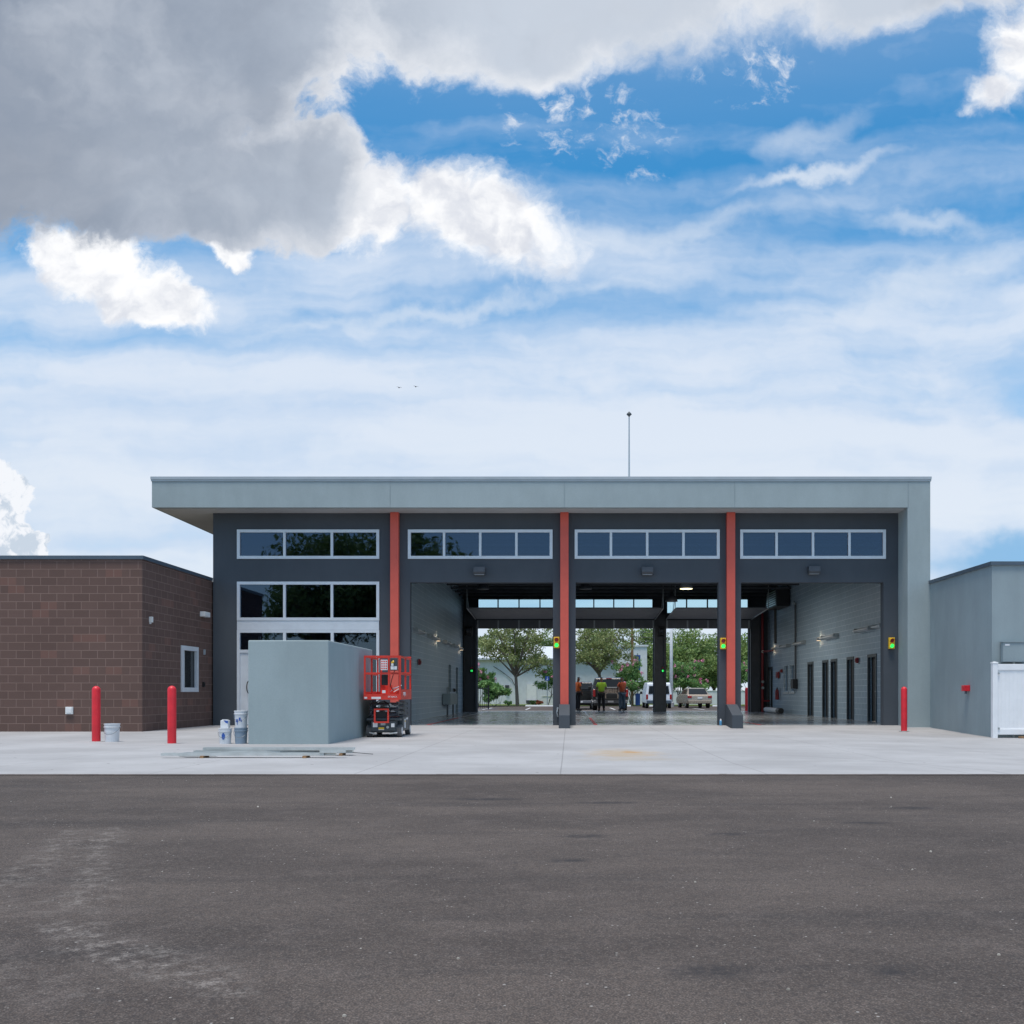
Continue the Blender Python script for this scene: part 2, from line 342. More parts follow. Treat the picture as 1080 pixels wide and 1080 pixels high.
def concrete():
    m, gg, bs = newmat('new broomed concrete')
    o = gg.n.new('ShaderNodeTexCoord').outputs['Object']
    X, Y, Z = gg.xyz(o)
    n = gg.noise(o, 0.45, 6, 0.62)
    cc = gg.mix(gg.sm(n, 0.32, 0.68), (.325, .322, .328), (.415, .413, .421))
    cc = gg.mix(gg.sm(gg.noise(gg.vm('MULTIPLY', o, (.3, 2.2, 1)), 2.0, 6, 0.65), 0.5, 0.78, 0, .5), cc, (.28, .275, .275))
    cc = gg.mix(gg.sm(gg.noise(o, 6, 6, 0.7), 0.52, 0.75, 0, .42), cc, (.27, .262, .255))
    # panels cast at different times differ a little
    pan = gg.n.new('ShaderNodeTexWhiteNoise'); pan.noise_dimensions = '2D'
    gg.put(pan.inputs[0], gg.comb(gg.m('FLOOR', gg.m('DIVIDE', gg.m('ADD', X, 0.1), 2.43)), gg.m('FLOOR', gg.m('DIVIDE', gg.m('SUBTRACT', Y, 12.0), 3.6))))
    cc = gg.mix(gg.m('MULTIPLY', pan.outputs[0], .12), cc, (.34, .34, .345))
    # tooled joints
    jx = gg.m('ABSOLUTE', gg.m('SUBTRACT', gg.m('FRACT', gg.m('DIVIDE', gg.m('ADD', X, 0.1+1.215), 2.43)), 0.5))
    jy = gg.m('ABSOLUTE', gg.m('SUBTRACT', gg.m('FRACT', gg.m('DIVIDE', gg.m('SUBTRACT', Y, 12.0-1.8), 3.6)), 0.5))
    j = gg.m('MAXIMUM', gg.m('LESS_THAN', jx, 0.0032), gg.m('MULTIPLY', gg.m('LESS_THAN', jy, 0.0030), .55))
    cc = gg.mix(gg.m('MULTIPLY', j, .40), cc, (.10, .098, .095))
    # rust stains
    def stain(x, y, rx, ry, amt, c):
        q = gg.vm('MULTIPLY', gg.vm('SUBTRACT', o, (x, y, 0)), (1/rx, 1/ry, 0))
        q = gg.vm('ADD', q, gg.vm('SCALE', gg.vm('SUBTRACT', gg.noise(o, 3, 5, .7, col=True), (.5, .5, .5)), 1.4))
        return gg.sm(gg.vm('LENGTH', q), 1.0, 0.2, 0, amt), c
    for (f, c) in (stain(.90, 17.0, .85, 1.8, .75, (.40, .31, .21)), stain(1.05, 17.3, .22, .35, .85, (.42, .24, .09)), stain(.95, 15.4, 1.0, .5, .35, (.38, .31, .21)), stain(3.2, 15, 2.5, .25, .35, (.30, .30, .30)), stain(-4.5, 26, 2, .8, .4, (.33, .32, .31)), stain(5.5, 20, 1.6, .3, .35, (.33, .32, .32))):
        cc = gg.mix(f, cc, c)
    # a tyre's turning arc
    r = gg.vm('LENGTH', gg.vm('MULTIPLY', gg.vm('SUBTRACT', o, (2.2, 12.0, 0)), (1, 0.62, 0)))
    arc = gg.m('MULTIPLY', gg.sm(gg.m('ABSOLUTE', gg.m('SUBTRACT', r, 3.0)), 0.07, 0.0), gg.sm(X, 2.4, 4.0))
    cc = gg.mix(gg.m('MULTIPLY', arc, .35), cc, (.22, .215, .22))
    cc = gg.mix(gg.m('MULTIPLY', gg.m('LESS_THAN', gg.voro(gg.vm('MULTIPLY', o, (1, 1, 0)), 2.3), 0.05), gg.m('GREATER_THAN', gg.noise(o, 1.3, 2), .5)), cc, (.10, .095, .09))
    gg.put(bs.inputs['Base Color'], cc); bs.inputs['Roughness'].default_value = .82; bs.inputs['Specular IOR Level'].default_value = .3
    bump(gg, bs, gg.m('ADD', gg.noise(gg.vm('MULTIPLY', o, (4, 1, 1)), 40, 4, 0.7), gg.m('MULTIPLY', j, -2.0)), 0.35, 0.004)
    return m
M['concrete'] = concrete()
def epoxy():
    m, gg, bs = newmat('polished grey floor')
    o = gg.n.new('ShaderNodeTexCoord').outputs['Object']
    cc = gg.mix(gg.sm(gg.noise(o, .7, 5, .6), .3, .7), (.33, .35, .365), (.42, .44, .455))
    gg.put(bs.inputs['Base Color'], cc)
    gg.put(bs.inputs['Roughness'], gg.sm(gg.noise(gg.vm('MULTIPLY', o, (1, .4, 1)), 2.5, 5, .6), .3, .7, .12, .26)); bs.inputs['Specular IOR Level'].default_value = .5
    bump(gg, bs, gg.noise(gg.vm('MULTIPLY', o, (.6, 2, 1)), 3.0, 4, .5), .12, .01)
    return m
M['epoxy'] = epoxy()
M['grass'] = simple('mown grass', (.125, .165, .050), .9, var=.35, nscale=1.5, bmp=.6, bscale=20, spec=.2)
M['earth'] = simple('dry earth', (.18, .155, .12), .95, var=.25, nscale=.5, spec=.2)

# ------------------------------------------------------------------ mesh helper
def wloc(o):
    v_ = Vector((0, 0, 0))
    while o is not None: v_ = v_ + o.location; o = o.parent
    return v_
class MB:
    def __init__(s): s.v = []; s.f = []; s.m = []; s.mi = 0
    def face(s, pts):
        i = len(s.v); s.v += [tuple(p) for p in pts]; s.f.append(tuple(range(i, i+len(pts)))); s.m.append(s.mi); return s
    def box(s, x0, x1, y0, y1, z0, z1):
        if x0 > x1: x0, x1 = x1, x0
        if y0 > y1: y0, y1 = y1, y0
        if z0 > z1: z0, z1 = z1, z0
        i = len(s.v)
        s.v += [(x0,y0,z0),(x1,y0,z0),(x1,y1,z0),(x0,y1,z0),(x0,y0,z1),(x1,y0,z1),(x1,y1,z1),(x0,y1,z1)]
        for q in ((0,3,2,1),(4,5,6,7),(0,1,5,4),(1,2,6,5),(2,3,7,6),(3,0,4,7)): s.f.append(tuple(i+k for k in q)); s.m.append(s.mi)
        return s
    def ring(s, rings, closed=True, cap=True):
        n = len(rings[0]); i = len(s.v)
        for r_ in rings: s.v += [tuple(p) for p in r_]
        for k in range(len(rings)-1):
            for j in range(n if closed else n-1):
                a = i+k*n+j; b = i+k*n+(j+1) % n; s.f.append((a, b, b+n, a+n)); s.m.append(s.mi)
        if cap:
            s.f.append(tuple(i+j for j in range(n))[::-1]); s.m.append(s.mi)
            s.f.append(tuple(i+(len(rings)-1)*n+j for j in range(n))); s.m.append(s.mi)
        return s
    def tube(s, p0, p1, r0, r1=None, seg=8):
        r1 = r0 if r1 is None else r1
        p0 = Vector(p0); p1 = Vector(p1); d = (p1-p0).normalized()
        a = Vector((0, 0, 1)) if abs(d.z) < .9 else Vector((1, 0, 0)); e1 = d.cross(a).normalized(); e2 = d.cross(e1)
        R_ = []
        for p, r in ((p0, r0), (p1, r1)):
            R_.append([p + e1*r*math.cos(2*math.pi*k/seg) + e2*r*math.sin(2*math.pi*k/seg) for k in range(seg)][::-1])
        return s.ring(R_)
    def path(s, pts, r, seg=6):
        for a, b in zip(pts, pts[1:]): s.tube(a, b, r, seg=seg)
        return s
    def lathe(s, prof, c=(0, 0, 0), seg=20):
        rings = [[(c[0]+r*math.cos(2*math.pi*k/seg), c[1]+r*math.sin(2*math.pi*k/seg), c[2]+z) for k in range(seg)] for r, z in prof]
        return s.ring(rings)
    def prism(s, poly, a0, a1, axis='x'):      # poly in the plane across the axis
        if axis == 'x': f = lambda a, p: (a, p[0], p[1])
        elif axis == 'y': f = lambda a, p: (p[0], a, p[1])
        else: f = lambda a, p: (p[0], p[1], a)
        return s.ring([[f(a0, p) for p in poly], [f(a1, p) for p in poly]])
    def wall(s, a0, a1, z0, z1, b0, b1, holes, axis='y'):
        """a wall along one axis, thickness b0..b1, with rectangular holes (a0,a1,z0,z1)"""
        A = sorted({a0, a1, *[h[0] for h in holes], *[h[1] for h in holes]}); Z = sorted({z0, z1, *[h[2] for h in holes], *[h[3] for h in holes]})
        A = [a for a in A if a0 <= a <= a1]; Z = [z for z in Z if z0 <= z <= z1]
        def T(a, b, z): return (a, b, z) if axis == 'y' else (b, a, z)
        def solid(i, k):
            if i < 0 or k < 0 or i >= len(A)-1 or k >= len(Z)-1: return False
            ca, cz = (A[i]+A[i+1])/2, (Z[k]+Z[k+1])/2
            return not any(h[0] < ca < h[1] and h[2] < cz < h[3] for h in holes)
        for i in range(len(A)-1):
            for k in range(len(Z)-1):
                if not solid(i, k): continue
                x0, x1, y0, y1 = A[i], A[i+1], Z[k], Z[k+1]
                s.face([T(x0,b0,y0), T(x1,b0,y0), T(x1,b0,y1), T(x0,b0,y1)]); s.face([T(x0,b1,y0), T(x0,b1,y1), T(x1,b1,y1), T(x1,b1,y0)])
                if not solid(i-1, k): s.face([T(x0,b0,y0), T(x0,b0,y1), T(x0,b1,y1), T(x0,b1,y0)])
                if not solid(i+1, k): s.face([T(x1,b0,y0), T(x1,b1,y0), T(x1,b1,y1), T(x1,b0,y1)])
                if not solid(i, k-1): s.face([T(x0,b0,y0), T(x0,b1,y0), T(x1,b1,y0), T(x1,b0,y0)])
                if not solid(i, k+1): s.face([T(x0,b0,y1), T(x1,b0,y1), T(x1,b1,y1), T(x0,b1,y1)])
        return s
    def build(s, name, mats, parent=None, smooth=False, world=True, bevel=0, fix=True, merge=False):
        me = bpy.data.meshes.new(name)
        off = wloc(parent) if (parent is not None and world) else Vector((0, 0, 0))
        me.from_pydata([(a-off.x, b-off.y, c-off.z) for a, b, c in s.v], [], s.f)
        if not isinstance(mats, (list, tuple)): mats = [mats]
        for m_ in mats: me.materials.append(m_)
        me.polygons.foreach_set('material_index', s.m)
        if fix or merge:
            b_ = bmesh.new(); b_.from_mesh(me)
            if merge: bmesh.ops.remove_doubles(b_, verts=b_.verts, dist=.0005)
            bmesh.ops.recalc_face_normals(b_, faces=b_.faces); b_.to_mesh(me); b_.free()
        uv = me.uv_layers.new(name='UVMap')
        for p in me.polygons:
            n = p.normal; ax = max(range(3), key=lambda k: abs(n[k]))
            for li in p.loop_indices:
                c = me.vertices[me.loops[li].vertex_index].co
                cw = (c.x+off.x, c.y+off.y, c.z+off.z)
                uv.data[li].uv = (cw[1], cw[2]) if ax == 0 else ((cw[0], cw[2]) if ax == 1 else (cw[0], cw[1]))
        if smooth: me.polygons.foreach_set('use_smooth', [True]*len(me.polygons))
        o = bpy.data.objects.new(name, me); C.objects.link(o)
        if parent is not None: o.parent = parent
        if bevel:
            bv = o.modifiers.new('bevel', 'BEVEL'); bv.width = bevel; bv.segments = 2; bv.limit_method = 'ANGLE'; bv.angle_limit = R(40)
        return o
def tag(o, label=None, cat=None, group=None, kind=None):
    if label: o['label'] = label
    if cat: o['category'] = cat
    if group: o['group'] = group
    if kind: o['kind'] = kind
    return o
def thing(name, label, cat, loc=(0, 0, 0), rz=0, group=None):
    o = bpy.data.objects.new(name, None); C.objects.link(o); o.location = loc; o.rotation_euler = (0, 0, rz); o.empty_display_size = .2
    return tag(o, label, cat, group)
def dup(o, loc, label=None, rz=None, sc=None):
    def cp(q, par):
        c = q.copy(); C.objects.link(c); c.parent = par
        for ch in list(q.children):
            if ch.name in snapshot: cp(ch, c)
        return c
    snapshot = {x.name for x in bpy.data.objects}
    c = cp(o, None); c.location = loc
    if rz is not None: c.rotation_euler = (0, 0, rz)
    if sc is not None: c.scale = sc
    if label: c['label'] = label
    return c
def struct(o, label=None, cat=None): tag(o, label, cat, kind='structure'); return o
def textmesh(txt, size, mat, parent, M4, name='lettering', depth=.002):
    cu = bpy.data.curves.new('t', 'FONT'); cu.body = txt; cu.size = size; cu.extrude = depth; cu.align_x = 'CENTER'; cu.align_y = 'CENTER'
    t = bpy.data.objects.new('t', cu); C.objects.link(t)
    bpy.context.view_layer.update()
    me = bpy.data.meshes.new_from_object(t.evaluated_get(bpy.context.evaluated_depsgraph_get()))
    bpy.data.objects.remove(t); me.transform(M4); me.name = name
    me.materials.clear(); me.materials.append(mat)
    o = bpy.data.objects.new(name, me); C.objects.link(o); o.parent = parent; return o

# ------------------------------------------------------------------ ground
def sst(x, a, b):
    t = min(1, max(0, (x-a)/(b-a))); return t*t*(3-2*t)
def gz(X, D):      # the apron falls gently away to the right
    a = 0.045*sst(X, -3.5, -0.5)*sst(D, 30.0, 28.9)*sst(D, 12.2, 15)
    b = 0.085*sst(X, 5, 10.3)*sst(D, 29.6, 25.0)*sst(D, 12.2, 15)
    return -(a+b)
def lines(segs):
    L = []
    for a, b, st in segs:
        n = max(1, round((b-a)/st)); L += [a+(b-a)*k/n for k in range(n)]
    L.append(segs[-1][1]); return L
def sheet(name, xs, ys, zf, mat, attrs=None):
    vs = [(x, y, zf(x, y)) for y in ys for x in xs]; nx = len(xs)
    fs = [(j*nx+i, j*nx+i+1, (j+1)*nx+i+1, (j+1)*nx+i) for j in range(len(ys)-1) for i in range(nx-1)]
    me = bpy.data.meshes.new(name); me.from_pydata(vs, [], fs); me.materials.append(mat)
    for an, fn in (attrs or {}).items():
        a = me.attributes.new(an, 'FLOAT', 'POINT'); a.data.foreach_set('value', [fn(v_[0], v_[1]) for v_ in vs])
    o = bpy.data.objects.new(name, me); C.objects.link(o); return struct(o)
def seg_d(x, y, pts):
    best = 9
    for (ax, ay_, wa), (bx, by, wb) in zip(pts, pts[1:]):
        t = ((x-ax)*(bx-ax)+(y-ay_)*(by-ay_))/((bx-ax)**2+(by-ay_)**2); t = min(1, max(0, t))
        d = math.hypot(x-ax-t*(bx-ax), y-ay_-t*(by-ay_))/(wa+(wb-wa)*t); best = min(best, d)
    return best*.85
tracks = [([(-3.22, 7.25, .11), (-2.92, 6.31, .10), (-2.41, 5.2, .09), (-2.25, 4.72, .12)], .8),
          ([(-3.49, 7.2, .08), (-3.05, 5.94, .10), (-2.84, 5.2, .14)], .7), ([(-3.3, 6.68, .03), (-2.92, 6.66, .03)], 1.5),
          ([(-2.1, 4.25, .10), (-1.73, 3.85, .12), (-1.45, 3.65, .13), (-1.23, 3.46, .10), (-1.08, 3.3, .06)], 1.0),
          ([(-2.9, 4.7, .22), (-2.2, 4.6, .16)], .4), ([(-2.6, 3.9, .2), (-2.0, 3.55, .14), (-1.6, 3.3, .12)], .4), ([(-2.75, 5.55, .04), (-2.2, 5.6, .03)], .5)]
def dust(x, y):
    return max(a*(1-sst(seg_d(x, y, p), .35, 1.5)) for p, a in tracks) if (-5 < x < 0.5 and 2 < y < 9) else 0.0
oils = [(.50, 3.55, .16, .10), (1.15, 3.55, .1, .07), (-.75, 9.3, .4, .12), (.35, 9.0, .3, .1), (1.1, 7.0, .16, .08), (.1, 6.9, .18, .09), (.0, 5.9, .14, .07), (2.2, 7.6, .2, .08), (.62, 3.03, .05, .03), (2.9, 8.6, .2, .1)]
def oil(x, y):
    if not (-2 < x < 4 and 2 < y < 11): return 0.0
    return .8*max(1-sst(math.hypot((x-a)/c, (y-b)/d), .3, 1.3) for a, b, c, d in oils)
sheet('ground', lines([(-300, 300, 60)]), lines([(-300, 400, 70)]), lambda x, y: -.45, M['earth'])
xs = lines([(-70, -6, 8), (-6, -4.4, .4), (-4.4, .3, .06), (.3, 3.6, .12), (3.6, 10, .8), (10, 70, 10)])
ys = lines([(-60, 0, 10), (0, 2.4, .6), (2.4, 9.6, .06), (9.6, 12.02, .5)])
sheet('asphalt_yard', xs, ys, lambda x, y: -.007+.002*mnoise.noise((x*.5, y*.5, 0)), M['asphalt'], {'dust': dust, 'oil': oil})
xs = lines([(-30, 4, 1.0), (4, 12, .4), (12, 30, 3)]); ys = lines([(12.0, 25, .5), (25, 30.05, .25)])
sheet('concrete_apron', xs, ys, gz, M['concrete'])
# face of the slab edge and a frayed lip of asphalt against it
e = MB(); e.box(-30, 30, 12.0, 12.14, -.3, -.005); struct(e.build('apron_edge', M['concrete']))
lip = MB(); k = -12.0
while k < 12:
    d = .02+.05*(mnoise.noise((k*3.1, 4, 0))+.5)*(1 if rng.random() < .8 else 1.8); k2 = k+.09
    lip.face([(k, 11.90, -.003), (k2, 11.90, -.003), (k2, 12.0+d*.6, .003), (k, 12.0+d*.6, .003)]); k = k2
struct(lip.build('asphalt_lip', M['asphalt2'], fix=False))
sheet('bay_floor', [-10.4, -5, 0, 5, 10.1], [30.05, 35, 45, 53.2], lambda x, y: .0, M['epoxy'])
sheet('rear_walk', [-30, 0, 30], [53.2, 56.6], lambda x, y: -.004-(y-53.2)*.012, M['concrete'])
sheet('parking_lot', lines([(-40, 40, 10)]), [56.6, 64, 72, 83.5], lambda x, y: -.045-.105*sst(y, 56.6, 64), M['asphalt2'])
sheet('rear_lawn', lines([(-60, 60, 4)]), lines([(83.5, 140, 4)]), lambda x, y: -.11+.03*mnoise.noise((x*.3, y*.3, 1)), M['grass'])
def mark(name, x0, y0, x1, y1, wd, z, mat, label=None):
    d = Vector((x1-x0, y1-y0, 0)).normalized(); n = Vector((-d.y, d.x, 0))*wd/2
    b = MB(); b.face([(x0-n.x, y0-n.y, z), (x0+n.x, y0+n.y, z), (x1+n.x, y1+n.y, z), (x1-n.x, y1-n.y, z)])
    return struct(b.build(name, mat, fix=False))
for X in (-14, -11.2, -8.4, -5.6, -2.8, 0.1, 3.0, 5.9, 8.8, 11.7, 14.6, 17.5):
    mark('parking_line', X, 66.5, X, 74.5, .12, -.145, M['whitepaint'])
mark('parking_line', -7.2, 66, -5.2, 70, .35, -.144, M['whitepaint']); mark('blue_parking_line', -6.9, 66, -4.9, 70, .2, -.143, M['blue'])
for X in (-4.2, .8, 5.7):
    mark('red_floor_stripe', X, 30.5, X, 39, .10, .004, M['bollard']); mark('stripe_pale_reflection', X, 39.02, X, 53.0, .10, .004, M['flash'])  # far stretch coloured pale for the white reflection on the red stripe

# ------------------------------------------------------------------ fire station
FY = 30.1
st = thing('fire_station', 'wide charcoal fire station with pale grey roof band and three open drive-through bays', 'fire station', (0, FY, 0))
bays = [(-4.67, -.47), (.20, 4.40), (5.06, 9.25)]
clere = [(-4.73, -.48), (.17, 4.43), (5.03, 9.31)]
offw = [(-9.75, -5.57, 4.88, 5.76), (-9.75, -5.57, 3.09, 4.22), (-9.75, -5.57, .0, 2.82)]
holes = [(a, b, 0.0, 4.2) for a, b in bays] + [(a+.03, b-.03, 4.92, 5.72) for a, b in clere] + [(a+.03, b-.03, c+.03 if c else 0, d-.03) for a, b, c, d in offw]
m = MB(); m.wall(-10.46, 9.68, -.1, 6.25, FY, FY+.30, [(a, b, (-.1 if c == 0 else c), d) for a, b, c, d in holes], 'y'); m.build('front_wall', M['dark'], st)
m = MB()  # pale stucco band of the roof, one leg down on the right
m.box(-11.92, 10.33, 29.27, 52.2, 6.254, 7.05); m.build('roof', M['fascia'], st)
m = MB(); m.box(9.682, 10.33, 29.27, 30.4, -.2, 6.254); m.build('end_pier', M['fascia'], st)
m = MB(); m.box(-11.95, 10.36, 29.235, 52.23, 7.05, 7.13); m.box(-11.94, 10.35, 29.25, 52.2, 7.0, 7.05); m.build('roof_flashing', M['flash'], st)
m = MB(); m.box(-11.80, 9.68, 29.42, 52.1, 6.235, 6.2535); m.build('soffit', M['soffit'], st)
for X in (-5.11, -.13, 4.74, 9.70):     # control joints in the band
    m = MB(); m.box(X-.009, X+.009, 29.262, 29.2695, 6.26, 7.0); m.build('control_joint', M['wing'], st)
# side and rear walls, inner walls of the bays
m = MB(); m.wall(30.4, 51.5, -.1, 6.23, -10.46, -10.2, [], 'x'); m.build('side_wall', M['dark'], st)
m = MB(); m.wall(30.4, 51.5, 0, 6.23, -5.55, -5.3, [(45.1, 46.1, 1.0, 2.2), (48.0, 48.95, 0, 2.15)], 'x'); m.build('bay_wall', M['cmu'], st)
rdoors = [(33.3, 34.2), (35.95, 36.75), (38.2, 39.0), (39.5, 40.3), (41.9, 42.8), (50.3, 51.3)]
rwins = [(45.3, 46.2), (46.6, 47.5)]
m = MB(); m.wall(30.4, 51.5, 0, 6.23, 10.0, 10.3, [(a, b, 0, 2.17) for a, b in rdoors] + [(a, b, 1.0, 2.22) for a, b in rwins], 'x'); m.build('bay_wall', M['cmu'], st)
rb = [(-4.6, -.42), (.27, 4.25), (4.9, 9.05)]
m = MB(); m.wall(-10.46, 10.3, -.1, 6.23, 51.5, 51.85, [(a, b, -.1, 4.2) for a, b in rb] + [(a, b, 4.92, 5.70) for a, b in rb], 'y'); m.build('rear_wall', M['dark'], st)
m = MB(); m.box(-10.2, 10.0, 30.4, 51.5, 6.12, 6.232); m.build('ceiling', M['darkmetal'], st)
m = MB(); m.box(-10.19, -5.56, 37.0, 37.1, 0, 6.1); m.build('office_wall', M['wing'], st)
m = MB(); m.box(-10.19, -5.56, 30.45, 37.0, 2.84, 2.95); m.build('office_ceiling', M['soffit'], st)
for k in range(13):
    D = 31.6+1.6*k; m = MB(); m.box(-5.29, 9.99, D, D+.10, 5.62, 5.70); m.box(-5.29, 9.99, D, D+.10, 6.02, 6.11)
    for j in range(24):
        x0 = -5.2+j*.63; m.tube((x0, D+.05, 5.7), (x0+.31, D+.05, 6.03), .012, seg=4); m.tube((x0+.31, D+.05, 6.03), (x0+.62, D+.05, 5.7), .012, seg=4)
    m.build('roof_joist', M['darkmetal'], st)
def window(x0, x1, z0, z1, y, n, fr, parent, fw=.085, dep=.10, gl='glass'):
    f = MB(); f.box(x0, x1, y-.035, y+dep, z1-fw, z1); f.box(x0, x1, y-.035, y+dep, z0, z0+fw); f.box(x0, x0+fw, y-.0345, y+dep, z0+fw, z1-fw); f.box(x1-fw, x1, y-.0345, y+dep, z0+fw, z1-fw)
    fo = f.build('window', fr, parent)
    w_ = (x1-x0)/n
    for k in range(1, n):
        b = MB(); b.box(x0+k*w_-fw*.42, x0+k*w_+fw*.42, y-.032, y+dep, z0+fw, z1-fw); b.build('mullion', fr, fo)
    for k in range(n):
        b = MB(); b.box(x0+k*w_+.02, x0+(k+1)*w_-.02, y+.03, y+.038, z0+.03, z1-.03); b.build('pane', M[gl], fo)
    return fo
for a, b in clere: window(a, b, 4.89, 5.75, FY, 4, M['alu'], st)
for a, b in rb: window(a-.02, b+.02, 4.90, 5.72, 51.53, 4, M['black'], st, fw=.07, gl='glass_rear')
window(-9.75, -5.57, 4.89, 5.75, FY, 3, M['alu'], st)
window(-9.75, -5.57, 3.08, 4.22, FY, 3, M['alu'], st)
m = MB(); m.box(-9.75, -5.58, FY-.02, FY+.12, 2.805, 3.078); m.build('spandrel_panel', M['alu'], st)
sf = MB(); sf.box(-9.75, -5.57, FY-.035, FY+.1, 2.72, 2.80)
for X in (-9.75, -8.395, -6.995, -5.655): sf.box(X, X+.085, FY-.0345, FY+.1, -.02, 2.72)
sf.box(-9.665, -8.395, FY-.033, FY+.1, 2.13, 2.22); sf.box(-8.31, -6.995, FY-.033, FY+.1, 0, .15); sf.box(-6.91, -5.655, FY-.033, FY+.1, 0, .15)
sfo = sf.build('storefront_frame', M['alu'], st)
for a, b, z0, z1 in ((-9.67, -8.39, 2.2, 2.74), (-8.32, -6.99, .14, 2.74), (-6.92, -5.65, .14, 2.74)):
    m = MB(); m.box(a, b, FY+.03, FY+.038, z0, z1); m.build('pane', M['glass'], sfo)
dr = MB(); dr.wall(-9.66, -8.40, .02, 2.125, FY-.01, FY+.04, [(-9.28, -8.55, .4, 1.98)], 'y'); dro = dr.build('door', M['alu'], st)
m = MB(); m.box(-9.29, -8.54, FY+.01, FY+.02, .39, 1.99); m.build('pane', M['glass'], dro)
m = MB(); pts = [(-9.36+.09*math.cos(R(t)), FY-.07, 1.12+.20*math.sin(R(t))) for t in range(70, 291, 20)]; m.path(pts, .014); m.tube((-9.33, FY-.07, 1.31), (-9.33, FY, 1.31), .012); m.tube((-9.33, FY-.07, .93), (-9.33, FY, .93), .012); m.build('handle', M['black'], dro)
# red columns with sloping concrete feet
for X in (-5.10, -.13, 4.74):
    m = MB(); m.box(X-.12, X+.12, FY-.18, FY-.002, .05, 6.232); m.build('red_column', M['red'], st)
    m = MB(); m.prism([(FY-.003, -.12), (FY-.003, .62), (FY-.35, .62), (FY-1.35, .33), (FY-1.35, -.12)], X-.155, X+.155, 'x'); m.build('column_foot', M['dark'], st, bevel=.012)
# sectional doors parked under the roof on rising tracks, front and rear
def sect(x0, x1, ya, yb, za, zb):
    dd = Vector((0, yb-ya, zb-za)); n = 7
    m = MB()
    for k in range(n):
        p = dd*(k/n); q = dd*((k+.97)/n)
        m.ring([[(x0, ya+p.y, za+p.z), (x0, ya+p.y, za+p.z+.05), (x0, ya+q.y, za+q.z+.05), (x0, ya+q.y, za+q.z)], [(x1, ya+p.y, za+p.z), (x1, ya+p.y, za+p.z+.05), (x1, ya+q.y, za+q.z+.05), (x1, ya+q.y, za+q.z)]])
    o = m.build('garage_door', M['doorpanel'], st)
    for X in (x0-.05, x1+.05):
        t = MB(); t.tube((X, ya, za), (X, yb, zb), .028, seg=5); t.tube((X, yb, zb), (X, yb, 6.1), .018, seg=5); t.tube((X, yb-(.9 if yb > ya else -.9), zb-.08), (X, yb, 5.6), .016, seg=5); t.build('door_track', M['steel'], o)
    return o
for a, b in rb:
    o = sect(a, b, 51.0, 46.7, 4.62, 4.80)
    m = MB(); m.box(a-.05, b+.05, 51.36, 51.41, 4.18, 4.60); m.build('door_bottom_section', M['doorpanel'], o)
    for k in range(5):
        X = a+.02+(b-a-.04)*k/4; m = MB(); m.box(X-.04, X+.04, 51.32, 51.36, 4.20, 4.58); m.build('door_rib', M['flash'], o)
    m = MB(); m.tube((a, 51.1, 4.85), (b, 51.1, 4.85), .05); m.build('spring_shaft', M['darkmetal'], o)
for a, b in bays: sect(a, b, 30.9, 35.0, 4.46, 4.95)
# interior doors and windows of the right hand wall
for i, (a, b) in enumerate(rdoors):
    m = MB(); m.wall(a-.05, b+.05, 0, 2.23, 9.975, 10.06, [(a+.03, b-.03, 0, 2.13)], 'x'); f = m.build('door', M['cmu' if 0 else 'liftgrey'], st)
    m = MB(); m.box(10.10, 10.14, a+.03, b-.03, .01, 2.13); m.build('door_leaf', M['black'], f)
    if i in (0, 3, 4): m = MB(); m.tube((10.04, a+.12, 1.0), (10.04, a+.24, 1.0), .02); m.tube((10.04, a+.12, 1.0), (10.10, a+.12, 1.0), .015); m.build('handle', M['steel'], f)
for a, b in rwins:
    m = MB(); m.wall(a-.04, b+.04, .96, 2.26, 9.97, 10.06, [(a+.04, b-.04, 1.04, 2.18)], 'x'); f = m.build('inner_window', M['cmu'], st)
    m = MB(); m.box(10.08, 10.09, a+.04, b-.04, 1.04, 2.18); m.build('pane', M['coping'], f)
    m = MB(); m.box(9.93, 9.97, a-.06, b+.06, .92, .96); m.build('sill', M['whitepaint'], f)
m = MB(); m.box(-5.42, -5.40, 45.1, 46.1, 1.0, 2.2); m.build('inner_window', M['black'], st)
m = MB(); m.box(-5.42, -5.38, 48.03, 48.92, .0, 2.13); f = m.build('door', M['black'], st)
# rear jamb thickening with door hardware
for a, b in ((-5.28, -4.62), (-.40, .25), (4.27, 4.88), (9.07, 9.60)):
    m = MB(); m.box(a+.06, b-.06, 51.30, 51.498, 0, 4.9); m.box(a+.02, a+.07, 51.22, 51.498, 0, 4.9); m.box(b-.07, b-.02, 51.22, 51.498, 0, 4.9)
    for k in range(12): m.box((a+b)/2+.18, (a+b)/2+.2, 51.285, 51.30, .3+.33*k, .34+.33*k)
    m.build('jamb_channel', M['dark'] if a < -5 else M['darkmetal'], st)

